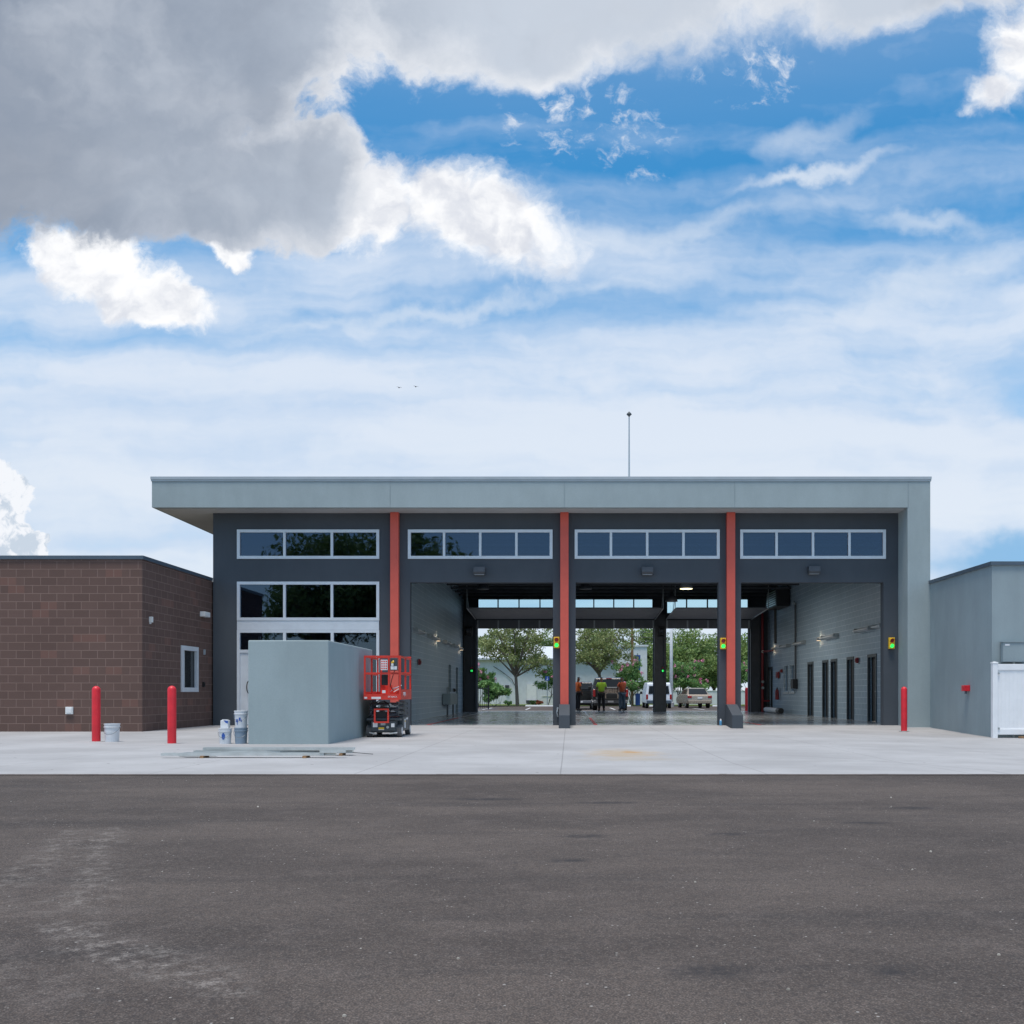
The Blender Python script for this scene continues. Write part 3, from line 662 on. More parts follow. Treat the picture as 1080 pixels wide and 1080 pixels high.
# ------------------------------------------------------------------ wings
bw = thing('brick_wing', 'low brown block wing with dark metal coping left of the station', 'building', (-16, 25.2, 0))
m = MB(); m.wall(-24, -10.5, -.1, 4.24, 25.2, 25.5, [], 'y'); m.build('front_wall', M['brick'], bw)
m = MB(); m.wall(25.5, 30.09, -.1, 4.24, -10.8, -10.5, [(27.72, 28.92, 1.0, 2.22)], 'x'); m.wall(30.09, 31.0, -.1, 4.24, -10.8, -10.5, [], 'x'); m.build('side_wall', M['brick'], bw)
m = MB(); m.box(-24, -10.46, 25.16, 25.54, 4.24, 4.33); m.box(-10.84, -10.46, 25.54, 30.09, 4.24, 4.33); m.build('coping', M['coping'], bw)
m = MB(); m.box(-24, -10.8, 25.5, 31, 4.0, 4.1); m.build('roof', M['earth'], bw)
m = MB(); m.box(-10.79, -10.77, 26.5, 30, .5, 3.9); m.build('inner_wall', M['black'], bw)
f = MB(); f.wall(27.70, 28.94, .98, 2.24, -10.54, -10.46, [(27.82, 28.82, 1.10, 2.12)], 'x'); fo = f.build('window', M['alu'], bw)
m = MB(); m.box(-10.56, -10.55, 27.8, 28.85, 1.08, 2.15); m.build('pane', M['carglass'], fo)
m = MB(); m.box(-10.548, -10.53, 28.02, 28.06, 1.1, 2.12); m.build('mullion', M['alu'], fo)
gw = thing('grey_wing', 'low blue grey stucco wing with dark metal coping right of the station', 'building', (14, 25.0, 0))
m = MB(); m.wall(10.33, 24, -.4, 4.07, 25.0, 25.3, [], 'y'); m.build('front_wall', M['wing'], gw)
m = MB(); m.wall(25.3, 29.268, -.4, 4.07, 10.33, 10.63, [], 'x'); m.build('side_wall', M['wing'], gw)
m = MB(); m.wall(29.268, 31, -.4, 4.07, 10.34, 10.63, [], 'x'); m.build('side_wall', M['wing'], gw)
m = MB(); m.box(10.28, 24, 24.95, 25.34, 4.07, 4.16); m.box(10.28, 10.68, 25.34, 29.26, 4.07, 4.16); m.build('coping', M['coping'], gw)
m = MB(); m.box(10.6, 24, 25.3, 33, 3.9, 4.0); m.build('roof', M['earth'], gw)

# freestanding stucco enclosure
m = MB(); m.box(-5.97, -4.47, 19.05, 23.3, -.02, 1.935); o = m.build('stucco_enclosure', M['box'], bevel=.02); tag(o, 'plain grey stucco block standing on the apron between paint buckets and the red lift', 'enclosure')

# ------------------------------------------------------------------ fixtures on the buildings
def wallpack(x, z, label):
    t = thing('wall_light', label, 'wall light', (x, FY, z), group='dark box lights over the bays')
    m = MB(); m.prism([(0, .11), (-.16, .11), (-.20, -.04), (-.16, -.11), (0, -.11)], -.17, .17, 'x'); m.build('housing', M['darkmetal'], t, world=False, bevel=.008)
    m = MB(); m.box(-.14, .14, -.155, -.02, -.118, -.111); m.build('lens', M['flash'], t, world=False)
    return t
wallpack((505.8-600)/35.9, 4.53, 'small dark box light above the left open bay')
wallpack((682.5-600)/35.9, 4.53, 'small dark box light above the middle open bay')
wallpack((857.8-600)/35.9, 4.55, 'small dark box light above the right open bay')
def signal(x, z, label):
    t = thing('bay_signal', label, 'signal light', (x, FY-.005, z), group='yellow two-lamp signals by the bays')
    m = MB(); m.box(-.085, .085, -.10, 0, -.165, .165); m.build('housing', M['yellow'], t, world=False, bevel=.01)
    for zz, mt in ((.075, 'red_off'), (-.078, 'green_on')):
        m = MB(); m.tube((0, -.10, zz), (0, -.112, zz), .058, seg=16); m.build('lens', M[mt], t, world=False)
        m = MB()
        for q in range(7):
            a0 = R(q*180/7); a1 = R((q+1)*180/7)
            m.face([(.066*math.cos(a0), -.10, zz+.066*math.sin(a0)), (.066*math.cos(a1), -.10, zz+.066*math.sin(a1)), (.066*math.cos(a1), -.17, zz+.062*math.sin(a1)), (.066*math.cos(a0), -.17, zz+.062*math.sin(a0))])
        m.build('visor', M['yellow'], t, world=False, fix=False)
    return t
sx = lambda p, s=36.0: (p-600)/s
signal(sx(587), 2.43, 'yellow signal with green lamp lit, left of the middle red column')
signal(sx(762.8), 2.40, 'yellow signal with green lamp lit, left of the rightmost red column')
signal(sx(940.7), 2.41, 'yellow signal with green lamp lit, on the charcoal wall near the grey end pier')
def small_green(x, y, z, label):
    t = thing('status_light', label, 'status light', (x, y, z), group='small round status lights on the rear posts')
    m = MB(); m.box(-.07, .07, -.06, 0, -.16, .16); m.build('housing', M['black'], t, world=False)
    m = MB(); m.tube((0, -.06, -.07), (0, -.075, -.07), .055, seg=12); m.build('lens', M['green_on'], t, world=False)
    m = MB(); m.tube((0, -.06, .08), (0, -.075, .08), .055, seg=12); m.build('dark_lens', M['red_off'], t, world=False)
small_green((497.3-600)/21.1, 51.28, 2.12, 'green lit lamp on the leftmost rear post inside the station')
small_green((699.3-600)/21.1, 51.28, 2.12, 'green lit lamp on the black rear post near the white van')
def strip(side, D, L, lit, label):
    X = -5.3 if side < 0 else 10.0; s = 1 if side < 0 else -1
    if lit:
        t = thing('wall_sconce', label, 'sconce', (X, D, 3.08), group='lit sconces in the bays')
        m = MB(); m.box(0, s*.16, -.13, .13, -.05, .05); m.build('housing', M['flash'], t, world=False)
        for zz in (.16, -.16):
            ld = bpy.data.lights.new('sconce_bulb', 'POINT'); ld.energy = .4; ld.color = (1, .80, .55); ld.shadow_soft_size = .05
            lo = bpy.data.objects.new('sconce_bulb', ld); C.objects.link(lo); lo.parent = t; lo.location = (s*.09, 0, zz)
        m = MB(); m.box(s*.02, s*.14, -.1, .1, .051, .056); m.build('upper_lens', M['warm'], t, world=False)
        m = MB(); m.box(s*.02, s*.14, -.1, .1, -.056, -.051); m.build('lower_lens', M['warm'], t, world=False)
    else:
        t = thing('strip_light', label, 'strip light', (X, D, 3.08), group='unlit strip lights on the bay walls')
        m = MB(); m.prism([(0, -.05), (s*.26, -.03), (s*.26, .0), (0, .09)], -L/2, L/2, 'y'); m.build('housing', M['whitepaint'], t, world=False)
        for e_ in (-1, 1):
            m = MB(); m.box(s*-.0, s*.2, e_*L/2, e_*(L/2+.03), -.06, .08); m.build('end_cap', M['steel'], t, world=False)
for i, (D, L, lit) in enumerate(((35.5, 1.6, 0), (39.3, 1.9, 0), (41.0, 0, 1), (43.6, 1.3, 0), (46.6, 1.3, 0), (49.8, 0, 1))):
    strip(-1, D, L, lit, ('warm glowing sconce' if lit else 'unlit pale strip light') + ' on the left bay wall, ' + ('the one above the grey cabinet' if D == 41 else 'near the rear post' if D > 49 else ['nearest the yard', 'before the near sconce', '', 'just past the near sconce', 'last before the far sconce', ''][i]))
for i, (D, L, lit) in enumerate(((32.7, .7, 0), (34.4, 1.6, 0), (38.9, 1.9, 0), (40.7, 0, 1), (44.0, 1.6, 0), (47.0, 1.5, 0), (49.9, 0, 1))):
    strip(1, D, L, lit, ('warm glowing sconce' if lit else 'unlit pale strip light') + ' on the right bay wall, ' + ['cut off by the door jamb', 'above the nearest black door', 'just before the near sconce', 'high above the row of black doors', 'beside the black conduit drop', 'above the two narrow windows', 'near the red fire pipe'][i])
# high-bay lamps under the ceiling
def highbay(x, y, z, lit, label):
    t = thing('high_bay_lamp', label, 'ceiling lamp', (x, y, z), group='bell shaped lamps hung in the bays')
    m = MB(); m.lathe([(.26, 0), (.25, .05), (.20, .19), (.11, .27), (.08, .42), (.02, .44)], seg=18); m.build('shade', M['flash'] if lit else M['darkmetal'], t, world=False, smooth=True)
    if lit: m = MB(); m.lathe([(.01, -.012), (.245, -.010), (.245, -.004), (.01, -.003)], seg=18); m.build('lens', M['bay'], t, world=False)
    if lit:
        ld = bpy.data.lights.new('lamp_bulb', 'AREA'); ld.shape = 'DISK'; ld.size = .4; ld.energy = 260; ld.color = (1, .97, .92)
        lo = bpy.data.objects.new('lamp_bulb', ld); C.objects.link(lo); lo.parent = t; lo.location = (0, 0, -.03)
    m = MB(); m.tube((0, 0, .43), (0, 0, 6.1-z), .012, seg=5); m.build('hanger', M['black'], t, world=False)
highbay((723.7-600)/27, 40, 5.02, True, 'lit yellowish bell lamp under the ceiling of the middle bay')
highbay((708.3-600)/25, 43.2, 4.80, False, 'dark bell lamp hanging in the middle bay beside the lit one')
highbay((509.5-600)/26, 41.5, 5.15, False, 'dark bell lamp hanging under the ceiling of the left bay')
highbay((617.5-600)/26, 41.5, 5.15, False, 'dark bell lamp at the left side of the middle bay ceiling')
# door operators on rear posts
def operator(x, label):
    t = thing('door_operator', label, 'door motor', (x, 51.2, 4.05), group='black door motors on the rear posts')
    m = MB(); m.box(-.17, .17, -.3, .0, -.25, .2); m.build('gearbox', M['black'], t, world=False, bevel=.03)
    m = MB(); m.tube((-.1, -.36, .0), (.1, -.36, .0), .13, seg=14); m.build('motor', M['darkmetal'], t, world=False)
    m = MB(); m.tube((.12, -.2, -.25), (.12, -.2, -2.4), .012, seg=4); m.build('chain', M['darkmetal'], t, world=False)
operator(-4.98, 'black door motor high on the leftmost rear post'); operator(4.6, 'black door motor high on the rear post by the white van')
# right wall equipment
t = thing('unit_heater', 'black square unit heater hung high on the right bay wall', 'heater', (9.6, 47.3, 4.86))
m = MB(); m.box(-.25, .35, -1.2, 1.2, .0, .82); m.build('cabinet', M['black'], t, world=False, bevel=.02)
m = MB()
for k in range(7): m.box(-.27, -.255, -1.05, 1.05, .08+k*.1, .13+k*.1)
m.build('grille', M['steel'], t, world=False)
m = MB(); m.tube((-.02, .2, 0), (-.02, .2, -1.62), .06); m.build('drop_duct', M['black'], t, world=False)
t = thing('conduit_drop', 'thin black conduit running down the right bay wall to a black box', 'conduit', (9.93, 44.9, 0))
m = MB(); m.tube((0, 0, 1.5), (0, 0, 4.9), .04); m.build('conduit', M['darkmetal'], t, world=False)
m = MB(); m.box(-.16, .05, -.22, .22, 1.13, 1.55); m.build('control_box', M['black'], t, world=False)
m = MB(); m.tube((-.02, 0, 4.9), (-.1, .0, 4.9), .09, seg=12); m.build('knuckle', M['steel'], t, world=False)
t = thing('fire_pipe', 'dark red standpipe with a branch beside the right rear post', 'fire pipe', (9.66, 51.1, 0))
m = MB(); m.tube((0, 0, .0), (0, 0, 4.9), .06); m.build('riser', M['firepipe'], t, world=False)
m = MB(); m.tube((0, 0, 3.0), (.2, -1.6, 3.0), .045); m.tube((0, 0, .55), (.3, -.3, .55), .04); m.build('branch', M['firepipe'], t, world=False)
for zz in (1.2, 1.5, 3.0): m = MB(); m.tube((0, -.02, zz), (0, -.14, zz), .07); m.build('valve', M['steel'], t, world=False)
t = thing('hose_roll', 'white plastic pipe with black end lying by the right rear wall', 'pipe', (9.5, 46.5, .14))
m = MB(); m.tube((0, 0, 0), (.15, 3.6, 0), .125, seg=14); m.build('pipe', M['pail'], t, world=False, smooth=False)
m = MB(); m.tube((-.01, -.7, 0), (0, -.01, 0), .13, seg=14); m.build('end_sleeve', M['black'], t, world=False)
for (X, D, z0, z1, L, mt, lb) in ((9.97, 35.25, 1.98, 2.17, .14, 'firepipe', 'small red alarm box between the two nearest doors of the right bay wall'), (9.97, 48.5, 1.65, 1.95, .5, 'firepipe', 'dark red notice box on the far end of the right bay wall'), (9.97, 47.8, 1.9, 2.05, .2, 'firepipe', 'tiny red alarm beside the narrow windows of the right bay wall'), (-5.27, 35.8, 1.93, 2.13, .2, 'firepipe', 'small red alarm box on the left bay wall under the first strip light'), (-5.27, 46.7, 1.0, 1.15, .25, 'black', 'small black switch box beside the narrow window of the left bay wall')):
    s = 1 if X < 0 else -1; m = MB(); m.box(X, X+s*.07, D, D+L, z0, z1); m.box(X+s*.07, X+s*.1, D+L*.2, D+L*.8, z0+(z1-z0)*.2, z1-(z1-z0)*.25); tag(m.build('alarm_box' if mt != 'black' else 'switch_box', M[mt], bevel=.005), lb, 'alarm' if mt != 'black' else 'switch')
t = thing('fire_extinguisher', 'red fire extinguisher hung at the far end of the right bay wall', 'fire extinguisher', (9.88, 48.6, .62))
m = MB(); m.lathe([(.02, 0), (.085, .01), (.09, .05), (.09, .42), (.05, .50), (.02, .52)], seg=12); m.build('cylinder', M['firepipe'], t, world=False, smooth=True)
m = MB(); m.box(-.03, .03, -.07, .05, .52, .58); m.tube((0, -.05, .55), (-.06, -.10, .2), .012, seg=5); m.build('handle', M['black'], t, world=False)
t = thing('electrical_cabinet', 'grey electrical cabinet on pipe legs against the left bay wall', 'cabinet', (-5.1, 44.2, 0))
m = MB(); m.box(-.18, .16, -1.4, 1.2, .45, .92); m.build('cabinet', M['wing'], t, world=False, bevel=.015)
for yy in (-1.2, .9): m = MB(); m.tube((0, yy, 0), (0, yy, .45), .035); m.build('leg', M['darkmetal'], t, world=False)
m = MB(); m.path([(-.1, -.4, .92), (-.12, -.3, 1.15), (-.15, .4, 1.2), (-.15, .7, .92)], .018); m.build('conduit', M['wing'], t, world=False)
# brick wing fixtures
t = thing('wall_light', 'white box light high on the brown block wall near the station', 'wall light', (-10.5, 29.35, 3.2))
m = MB(); m.box(0, .15, -.22, .22, -.07, .07); m.build('housing', M['whitepaint'], t, world=False, bevel=.01); m = MB(); m.box(.02, .13, -.18, .18, -.078, -.071); m.build('lens', M['flash'], t, world=False)
m = MB(); m.box(-10.5, -10.42, 25.6, 25.68, 2.72, 2.86); m.box(-10.5, -10.46, 25.62, 25.66, 2.68, 2.72); tag(m.build('camera_box', M['whitepaint'], bevel=.005), 'tiny white camera box on the corner of the brown block wall', 'camera box')
m = MB(); m.box(-12.37, -12.19, 25.15, 25.2, .43, .61); m.box(-12.34, -12.22, 25.135, 25.15, .46, .58); tag(m.build('outlet_cover', M['whitepaint'], bevel=.005), 'white square outlet cover low on the brown block wall', 'outlet')
m = MB(); m.box(-10.5, -10.44, 29.32, 29.40, 1.12, 1.26); m.box(-10.44, -10.43, 29.34, 29.38, 1.15, 1.23); tag(m.build('key_switch', M['black']), 'small black switch right of the window in the brown block wall', 'switch')
m = MB(); m.box(-10.5, -10.46, 29.42, 29.48, 2.05, 2.2); m.box(-10.46, -10.45, 29.44, 29.46, 2.08, 2.17); tag(m.build('sensor', M['flash']), 'small pale sensor above the black switch on the brown block wall', 'sensor')
# grey wing fixtures
t = thing('fire_bell', 'small red box with white face on the grey wing side wall', 'fire bell', (10.33, 26.45, 1.06))
m = MB(); m.box(-.16, 0, -.09, .09, -.06, .09); m.build('housing', M['bollard'], t, world=False, bevel=.008)
m = MB(); m.box(-.13, -.03, .095, .16, -.04, .08); m.build('side_plate', M['sticker'], t, world=False); m = MB(); m.tube((-.08, 0, -.06), (-.08, 0, -.13), .03); m.build('drain', M['coping'], t, world=False)
t = thing('utility_cabinet', 'grey metal utility cabinet on the wing wall above the white fence', 'cabinet', (10.82, 24.98, 1.6))
m = MB(); m.box(-.29, .27, -.14, 0, .1, .58); m.build('cabinet', M['wing'], t, world=False, bevel=.012)
m = MB(); m.box(-.31, .29, -.16, 0, .58, .60); m.build('lid', M['wing'], t, world=False)
m = MB(); m.box(-.24, -.13, -.146, -.14, .50, .54); m.build('nameplate', M['sticker'], t, world=False)
m = MB(); m.tube((0, -.07, .1), (0, -.07, -1.9), .03); m.build('conduit', M['steel'], t, world=False)
# antenna
t = thing('antenna_mast', 'thin mast with a small knob standing on the station roof', 'antenna', (2.0, 34, 7.1))
m = MB(); m.tube((0, 0, 0), (0, 0, 3.0), .035, .02, 8); m.build('mast', M['flash'], t, world=False)
m = MB(); m.lathe([(.01, 3.0), (.03, 3.04), (.085, 3.09), (.085, 3.11), (.04, 3.16), (.01, 3.19)], seg=14); m.build('knob', M['liftgrey'], t, world=False, smooth=True)
m = MB(); m.box(-.12, .12, -.12, .12, 0, .03); m.build('base_plate', M['flash'], t, world=False)

# white vinyl fence
t = thing('vinyl_fence', 'white vinyl board fence right of the grey wing corner', 'fence', (10.3, 24.6, 0))
Z0 = -.1
m = MB(); m.box(10.16, 10.28, 24.54, 24.66, Z0-.1, 1.66); m.build('post', M['white'], t, bevel=.006)
m = MB(); m.ring([[(10.15, 24.53, 1.66), (10.29, 24.53, 1.66), (10.29, 24.67, 1.66), (10.15, 24.67, 1.66)], [(10.15, 24.53, 1.685), (10.29, 24.53, 1.685), (10.29, 24.67, 1.685), (10.15, 24.67, 1.685)], [(10.21, 24.59, 1.705), (10.23, 24.59, 1.705), (10.23, 24.61, 1.705), (10.21, 24.61, 1.705)]]); m.build('post_cap', M['white'], t)
m = MB(); m.box(10.285, 13.4, 24.56, 24.64, 1.50, 1.645); m.build('rail', M['white'], t, bevel=.008); m = MB(); m.box(10.285, 13.4, 24.56, 24.64, Z0+.05, Z0+.19); m.build('rail', M['white'], t, bevel=.008)
m = MB(); k = 10.285
while k < 13.3: m.box(k+.0007, k+.0953, 24.582, 24.618, Z0+.19, 1.50); k += .096
m.build('board_panel', M['white'], t)
m = MB(); m.box(13.4, 13.53, 24.54, 24.66, Z0-.1, 1.68); m.build('post', M['white'], t)
for zz in (.1, 1.42): m = MB(); m.box(10.29, 10.33, 24.535, 24.56, zz-.02, zz+.02); m.build('hinge', M['steel'], t)
m = MB(); m.ring([[(10.75, 24.35, -.14), (10.75, 24.5, -.14), (10.75, 24.5, -.08), (10.75, 24.35, -.07)], [(11.6, 24.3, -.14), (11.6, 24.5, -.14), (11.6, 24.5, -.1), (11.6, 24.3, -.11)]]); tag(m.build('wood_offcut', M['wood']), 'brown wood offcut lying under the white fence', 'wood')

# ------------------------------------------------------------------ bollards
def bollard(px_, D, hgt, gl, label, s=None):
    X = (px_-600)/(1080/D); z = gl
    t = thing('bollard', label, 'bollard', (X, D, z), group='red bollards')
    r = .080
    prof = [(r, 0), (r, hgt-.08)] + [(r*math.cos(R(a)), hgt-.08+r*math.sin(R(a))) for a in (20, 40, 60, 78)] + [(.004, hgt)]
    m = MB(); m.lathe(prof, seg=24); o = m.build('sleeve', M['bollard'], t, world=False, smooth=True)
    o.modifiers.new('edge', 'EDGE_SPLIT').split_angle = R(50)
    m = MB(); m.lathe([(r+.05, -.004), (r+.045, .006), (r+.002, .010)], seg=24); m.build('grout_ring', M['concrete'], t, world=False)
bollard(101.5, 20.0, 1.09, 0, 'red bollard left of the white bucket by the brown wall')
bollard(181.3, 19.2, 1.09, 0, 'red bollard between the window wall and the steel studs')
bollard(953.5, 27.3, 1.19, gz(8.94, 27.3)+.01, 'red bollard in front of the grey end pier')
bollard(787.3, 53.6, 1.24, -.01, 'distant red bollard behind the right bay')

# ------------------------------------------------------------------ pails
def pail(name, x, y, z, r, h, mat, label, lid=True, blue=None, handle=True):
    t = thing(name, label, 'bucket', (x, y, z))
    m = MB(); m.lathe([(r*.86, 0), (r*.96, h*.78), (r*1.06, h*.79), (r*1.06, h*.83), (r*.97, h*.84), (r, h*.94), (r*1.04, h*.95), (r*1.04, h)] + ([(.01, h)] if lid else [(r*.97, h), (r*.95, h*.5), (.01, h*.45)]), seg=24); m.build('pail_body', mat, t, world=False)
    if handle:
        m = MB(); pts = [(r*1.08*math.cos(R(a)), r*1.08*math.sin(R(a)), h*.82-h*.42*abs(math.sin(R(a)))) for a in range(180, 361, 20)]; m.path(pts, .0035, 4); m.build('handle', M['coping'], t, world=False)
    if blue:
        m = MB(); n = 8
        def P_(a, zz, rr=1.0): return (r*.93*rr*math.cos(a)*1.03, r*.93*rr*math.sin(a)*1.03, zz)
        for (a0, a1, z0, z1) in blue:
            for q in range(n):
                b0 = R(270+a0+(a1-a0)*q/n); b1 = R(270+a0+(a1-a0)*(q+1)/n); m.face([P_(b0, z0*h), P_(b1, z0*h), P_(b1, z1*h, 1.02), P_(b0, z1*h, 1.02)])
        m.build('label_print', M['blue'], t, world=False, fix=False)
    return t
px2 = lambda p, D: (p-600)*D/1080
pail('bucket', px2(117, 20.0), 20.05, 0, .145, .355, M['pail'], 'open white bucket beside the left red bollard', lid=False)
D = 19.25
pail('bucket', px2(237.6, D), D, 0, .118, .29, M['pail'], 'whitish bucket with blue and red print carrying a white jug', blue=[(-16, 16, .35, .62), (-8, 8, .28, .7)])
pail('bucket', px2(254.2, D), D, 0, .122, .30, M['paleblue'], 'blue grey bucket under a white bucket beside the stucco block')
pail('bucket', px2(254.2, D), D, .302, .122, .32, M['pail'], 'white bucket with blue scrawl on top of the blue grey one', blue=[(-34, -8, .34, .5), (-2, 14, .42, .60), (-20, -14, .18, .5), (16, 24, .35, .48)])
t = thing('paint_can', 'small white container with blue corner on the whitish bucket', 'container', (px2(237.6, D), D, .291))
m = MB(); m.box(-.075, .075, -.06, .06, 0, .15); m.build('jug_body', M['pail'], t, world=False, bevel=.012); m = MB(); m.face([(-.01, -.0615, .145), (.07, -.0615, .145), (.07, -.0615, .09), (.03, -.0615, .10)]); m.build('label_print', M['blue'], t, world=False, fix=False)
m = MB(); m.lathe([(.06, .15), (.06, .165), (.01, .166)], seg=14); m.build('lid', M['pail'], t, world=False)

# ------------------------------------------------------------------ steel studs and plank
def stud(x0, x1, y, z, wd, h, tilt, label, mat='stud'):
    yb = y+tilt
    m = MB(); d = Vector((x1-x0, yb-y, 0)).normalized(); n = Vector((-d.y, d.x, 0))
    a = Vector((x0, y, z)); b = Vector((x1, yb, z))
    def bar(o0, o1, z0, z1):
        m.ring([[a+n*o0+Vector((0, 0, z0)), a+n*o1+Vector((0, 0, z0)), a+n*o1+Vector((0, 0, z1)), a+n*o0+Vector((0, 0, z1))], [b+n*o0+Vector((0, 0, z0)), b+n*o1+Vector((0, 0, z0)), b+n*o1+Vector((0, 0, z1)), b+n*o0+Vector((0, 0, z1))]])
    bar(0, .004, 0, h); bar(.004, wd-.004, 0, .004); bar(wd-.004, wd, 0, h)
    return tag(m.build('steel_stud', M[mat]), label, 'metal stud', 'galvanised studs lying on the apron')
stud(-5.98, -3.60, 15.00, .034, .09, .040, .05, 'longest front steel stud lying nearest the asphalt')
stud(-5.70, -3.45, 15.12, .034, .09, .042, -.03, 'second steel stud lying just behind the front one')
stud(-3.66, -3.29, 15.03, .076, .09, .040, .02, 'short steel offcut on the right end of the front studs')
stud(-5.72, -3.32, 15.60, .034, .12, .045, .10, 'rear wide steel stud with brown end beside the plank')
stud(-5.60, -3.28, 15.66, .082, .09, .040, -.04, 'steel stud stacked on top of the rear wide stud')
stud(-5.85, -5.30, 15.35, .004, .09, .03, .02, 'short steel offcut at the left end of the stud piles')
for (X, Y, lab) in ((-5.4, 15.0, 'added dark block raising the left end of the front studs'), (-3.9, 15.0, 'added dark block raising the right end of the front studs'), (-5.3, 15.58, 'added dark block raising the left end of the rear studs'), (-3.5, 15.60, 'added dark block raising the right end of the rear studs')):
    m = MB(); m.prism([(0, .0), (.26, .0), (.255, .033), (.005, .033)], X, X+.05, 'x'); o = m.build('added_spacer', M['wood']); o.location = (0, Y-.02, 0); tag(o, lab, 'added wood block')  # blocks added to raise the studs so a dark shadow gap shows below
m = MB(); m.tube((-3.4, 15.72, .05), (-3.02, 15.80, .012), .006, seg=5); m.tube((-3.4, 15.72, .05), (-4.4, 15.6, .058), .006, seg=5); tag(m.build('steel_rod', M['liftgrey']), 'thin rod sticking out right of the stud pile', 'rod')
m = MB(); m.box(-5.49, -4.39, 16.95, 17.08, .002, .036); tag(m.build('wood_plank', M['wood'], bevel=.004), 'brown wood plank lying in front of the stucco block', 'plank')

# ------------------------------------------------------------------ scissor lift
L = thing('scissor_lift', 'small red and grey scissor lift parked beside the stucco block', 'scissor lift', (-3.98, 21.95, 0), R(1.5))
def lb(name, mat, fn, parent=L, bevel=0, **kw):
    m = MB(); fn(m); return m.build(name, M[mat], parent, world=False, bevel=bevel, **kw)
ch = lb('chassis', 'liftgrey', lambda m: (m.box(-.27, .27, .06, 1.72, .10, .42), m.box(-.37, -.27, .38, 1.36, .12, .44), m.box(.27, .37, .38, 1.36, .12, .44), m.box(-.36, .36, .02, .30, .36, .41), m.box(-.26, .26, .0, .06, .14, .34)), bevel=.01)
for sx_ in (-1, 1):
    for yy in (.20, 1.55):
        wv = MB(); wv.tube((sx_*.27, yy, .135), (sx_*.375, yy, .135), .135, seg=20); wo_ = wv.build('wheel', M['tyre'], L, world=False)
        wv = MB(); wv.tube((sx_*.365, yy, .135), (sx_*.380, yy, .135), .085, seg=16); wv.build('rim', M['sticker'], wo_, world=False)
lb('side_sticker', 'sticker', lambda m: (m.box(.371, .3735, .62, .80, .18, .38), m.box(.371, .3735, .9, 1.2, .36, .40)), ch)
lb('warning_sticker', 'yellow', lambda m: (m.box(.3735, .375, .66, .76, .31, .35), m.box(-.10, .02, -.004, .0, .17, .215)), ch)
lb('front_sticker', 'sticker', lambda m: (m.box(-.22, -.12, -.004, .0, .22, .32), m.box(.17, .24, -.004, .0, .22, .30), m.box(-.10, .02, -.005, -.0041, .16, .172)), ch)
lb('control_valve', 'steel', lambda m: (m.tube((.1, -.01, .22), (.1, -.04, .22), .03), m.tube((-.3, .02, .10), (-.15, .0, .07), .018), m.tube((.13, 0, .08), (.3, .02, .10), .018), m.box(-.05, .05, -.03, 0, .26, .33)), ch)
lb('step_frame', 'liftred', lambda m: (m.box(-.19, .13, -.06, -.03, .31, .345), m.box(-.19, .13, -.06, -.03, .585, .62), m.box(-.19, -.155, -.06, -.03, .345, .585), m.box(.095, .13, -.06, -.03, .345, .585), m.box(-.17, -.15, -.03, .06, .33, .36), m.box(.09, .11, -.03, .06, .33, .36)))
def scis(m):
    for k in range(3):
        z = .46+k*.105
        for s in (-1, 1):
            x = s*.23
            m.ring([[(x-.02, .12, z), (x+.02, .12, z), (x+.02, .12, z+.05), (x-.02, .12, z+.05)], [(x-.02, 1.65, z+.05), (x+.02, 1.65, z+.05), (x+.02, 1.65, z+.10), (x-.02, 1.65, z+.10)]])
            x = s*.28
            m.ring([[(x-.02, .12, z+.05), (x+.02, .12, z+.05), (x+.02, .12, z+.10), (x-.02, .12, z+.10)], [(x-.02, 1.65, z), (x+.02, 1.65, z), (x+.02, 1.65, z+.05), (x-.02, 1.65, z+.05)]])
sc_ = lb('scissor_arms', 'liftgrey', scis)
for y_ in (.12, .88, 1.65):
    for z_ in (.49, .60, .71): lb('cross_tube', 'darkmetal', lambda m: m.tube((-.31, y_, z_), (.31, y_, z_), .025), sc_)
lb('hydraulic_hoses', 'black', lambda m: (m.path([(.1, .1, .5), (.16, .04, .6), (.1, .05, .72), (.0, .1, .78)], .014), m.path([(-.1, .1, .45), (-.2, .03, .55), (-.24, .05, .7), (-.1, .1, .79)], .014), m.box(-.16, .06, .05, .12, .42, .55)), sc_)
lb('pivot_cap', 'steel', lambda m: (m.tube((.13, .06, .68), (.13, .1, .68), .045, seg=12), m.tube((-.1, .07, .67), (-.1, .1, .67), .03, seg=12)), sc_)
pl = lb('platform', 'liftred', lambda m: (m.box(-.38, .38, -.12, 1.62, .81, .86), m.box(-.38, .38, -.135, -.12, .81, .93), m.box(-.395, -.38, -.135, 1.63, .81, .98), m.box(.38, .395, -.135, 1.63, .81, 1.03), m.box(-.38, .38, 1.62, 1.635, .81, .98), m.box(-.14, .10, .60, .64, .86, 1.12), m.box(.10, .34, .35, .38, .86, 1.0)))
def rail(m):
    r = .019
    for z in (1.37, 1.73):
        m.box(-.39, .39, -.13, -.095, z-.02, z+.02); m.box(-.39, -.355, -.095, 1.62, z-.02, z+.02); m.box(.355, .39, -.095, 1.62, z-.02, z+.02); m.box(-.39, .39, 1.585, 1.62, z+.021, z+.055)
    for X, Y in ((-.39, -.132), (.355, -.132), (.12, -.132), (-.39, 1.59), (.355, 1.59), (-.39, .75), (.355, .75)): m.box(X, X+.036, Y, Y+.036, .86, 1.725)
lb('guard_rail', 'liftred', rail, pl)
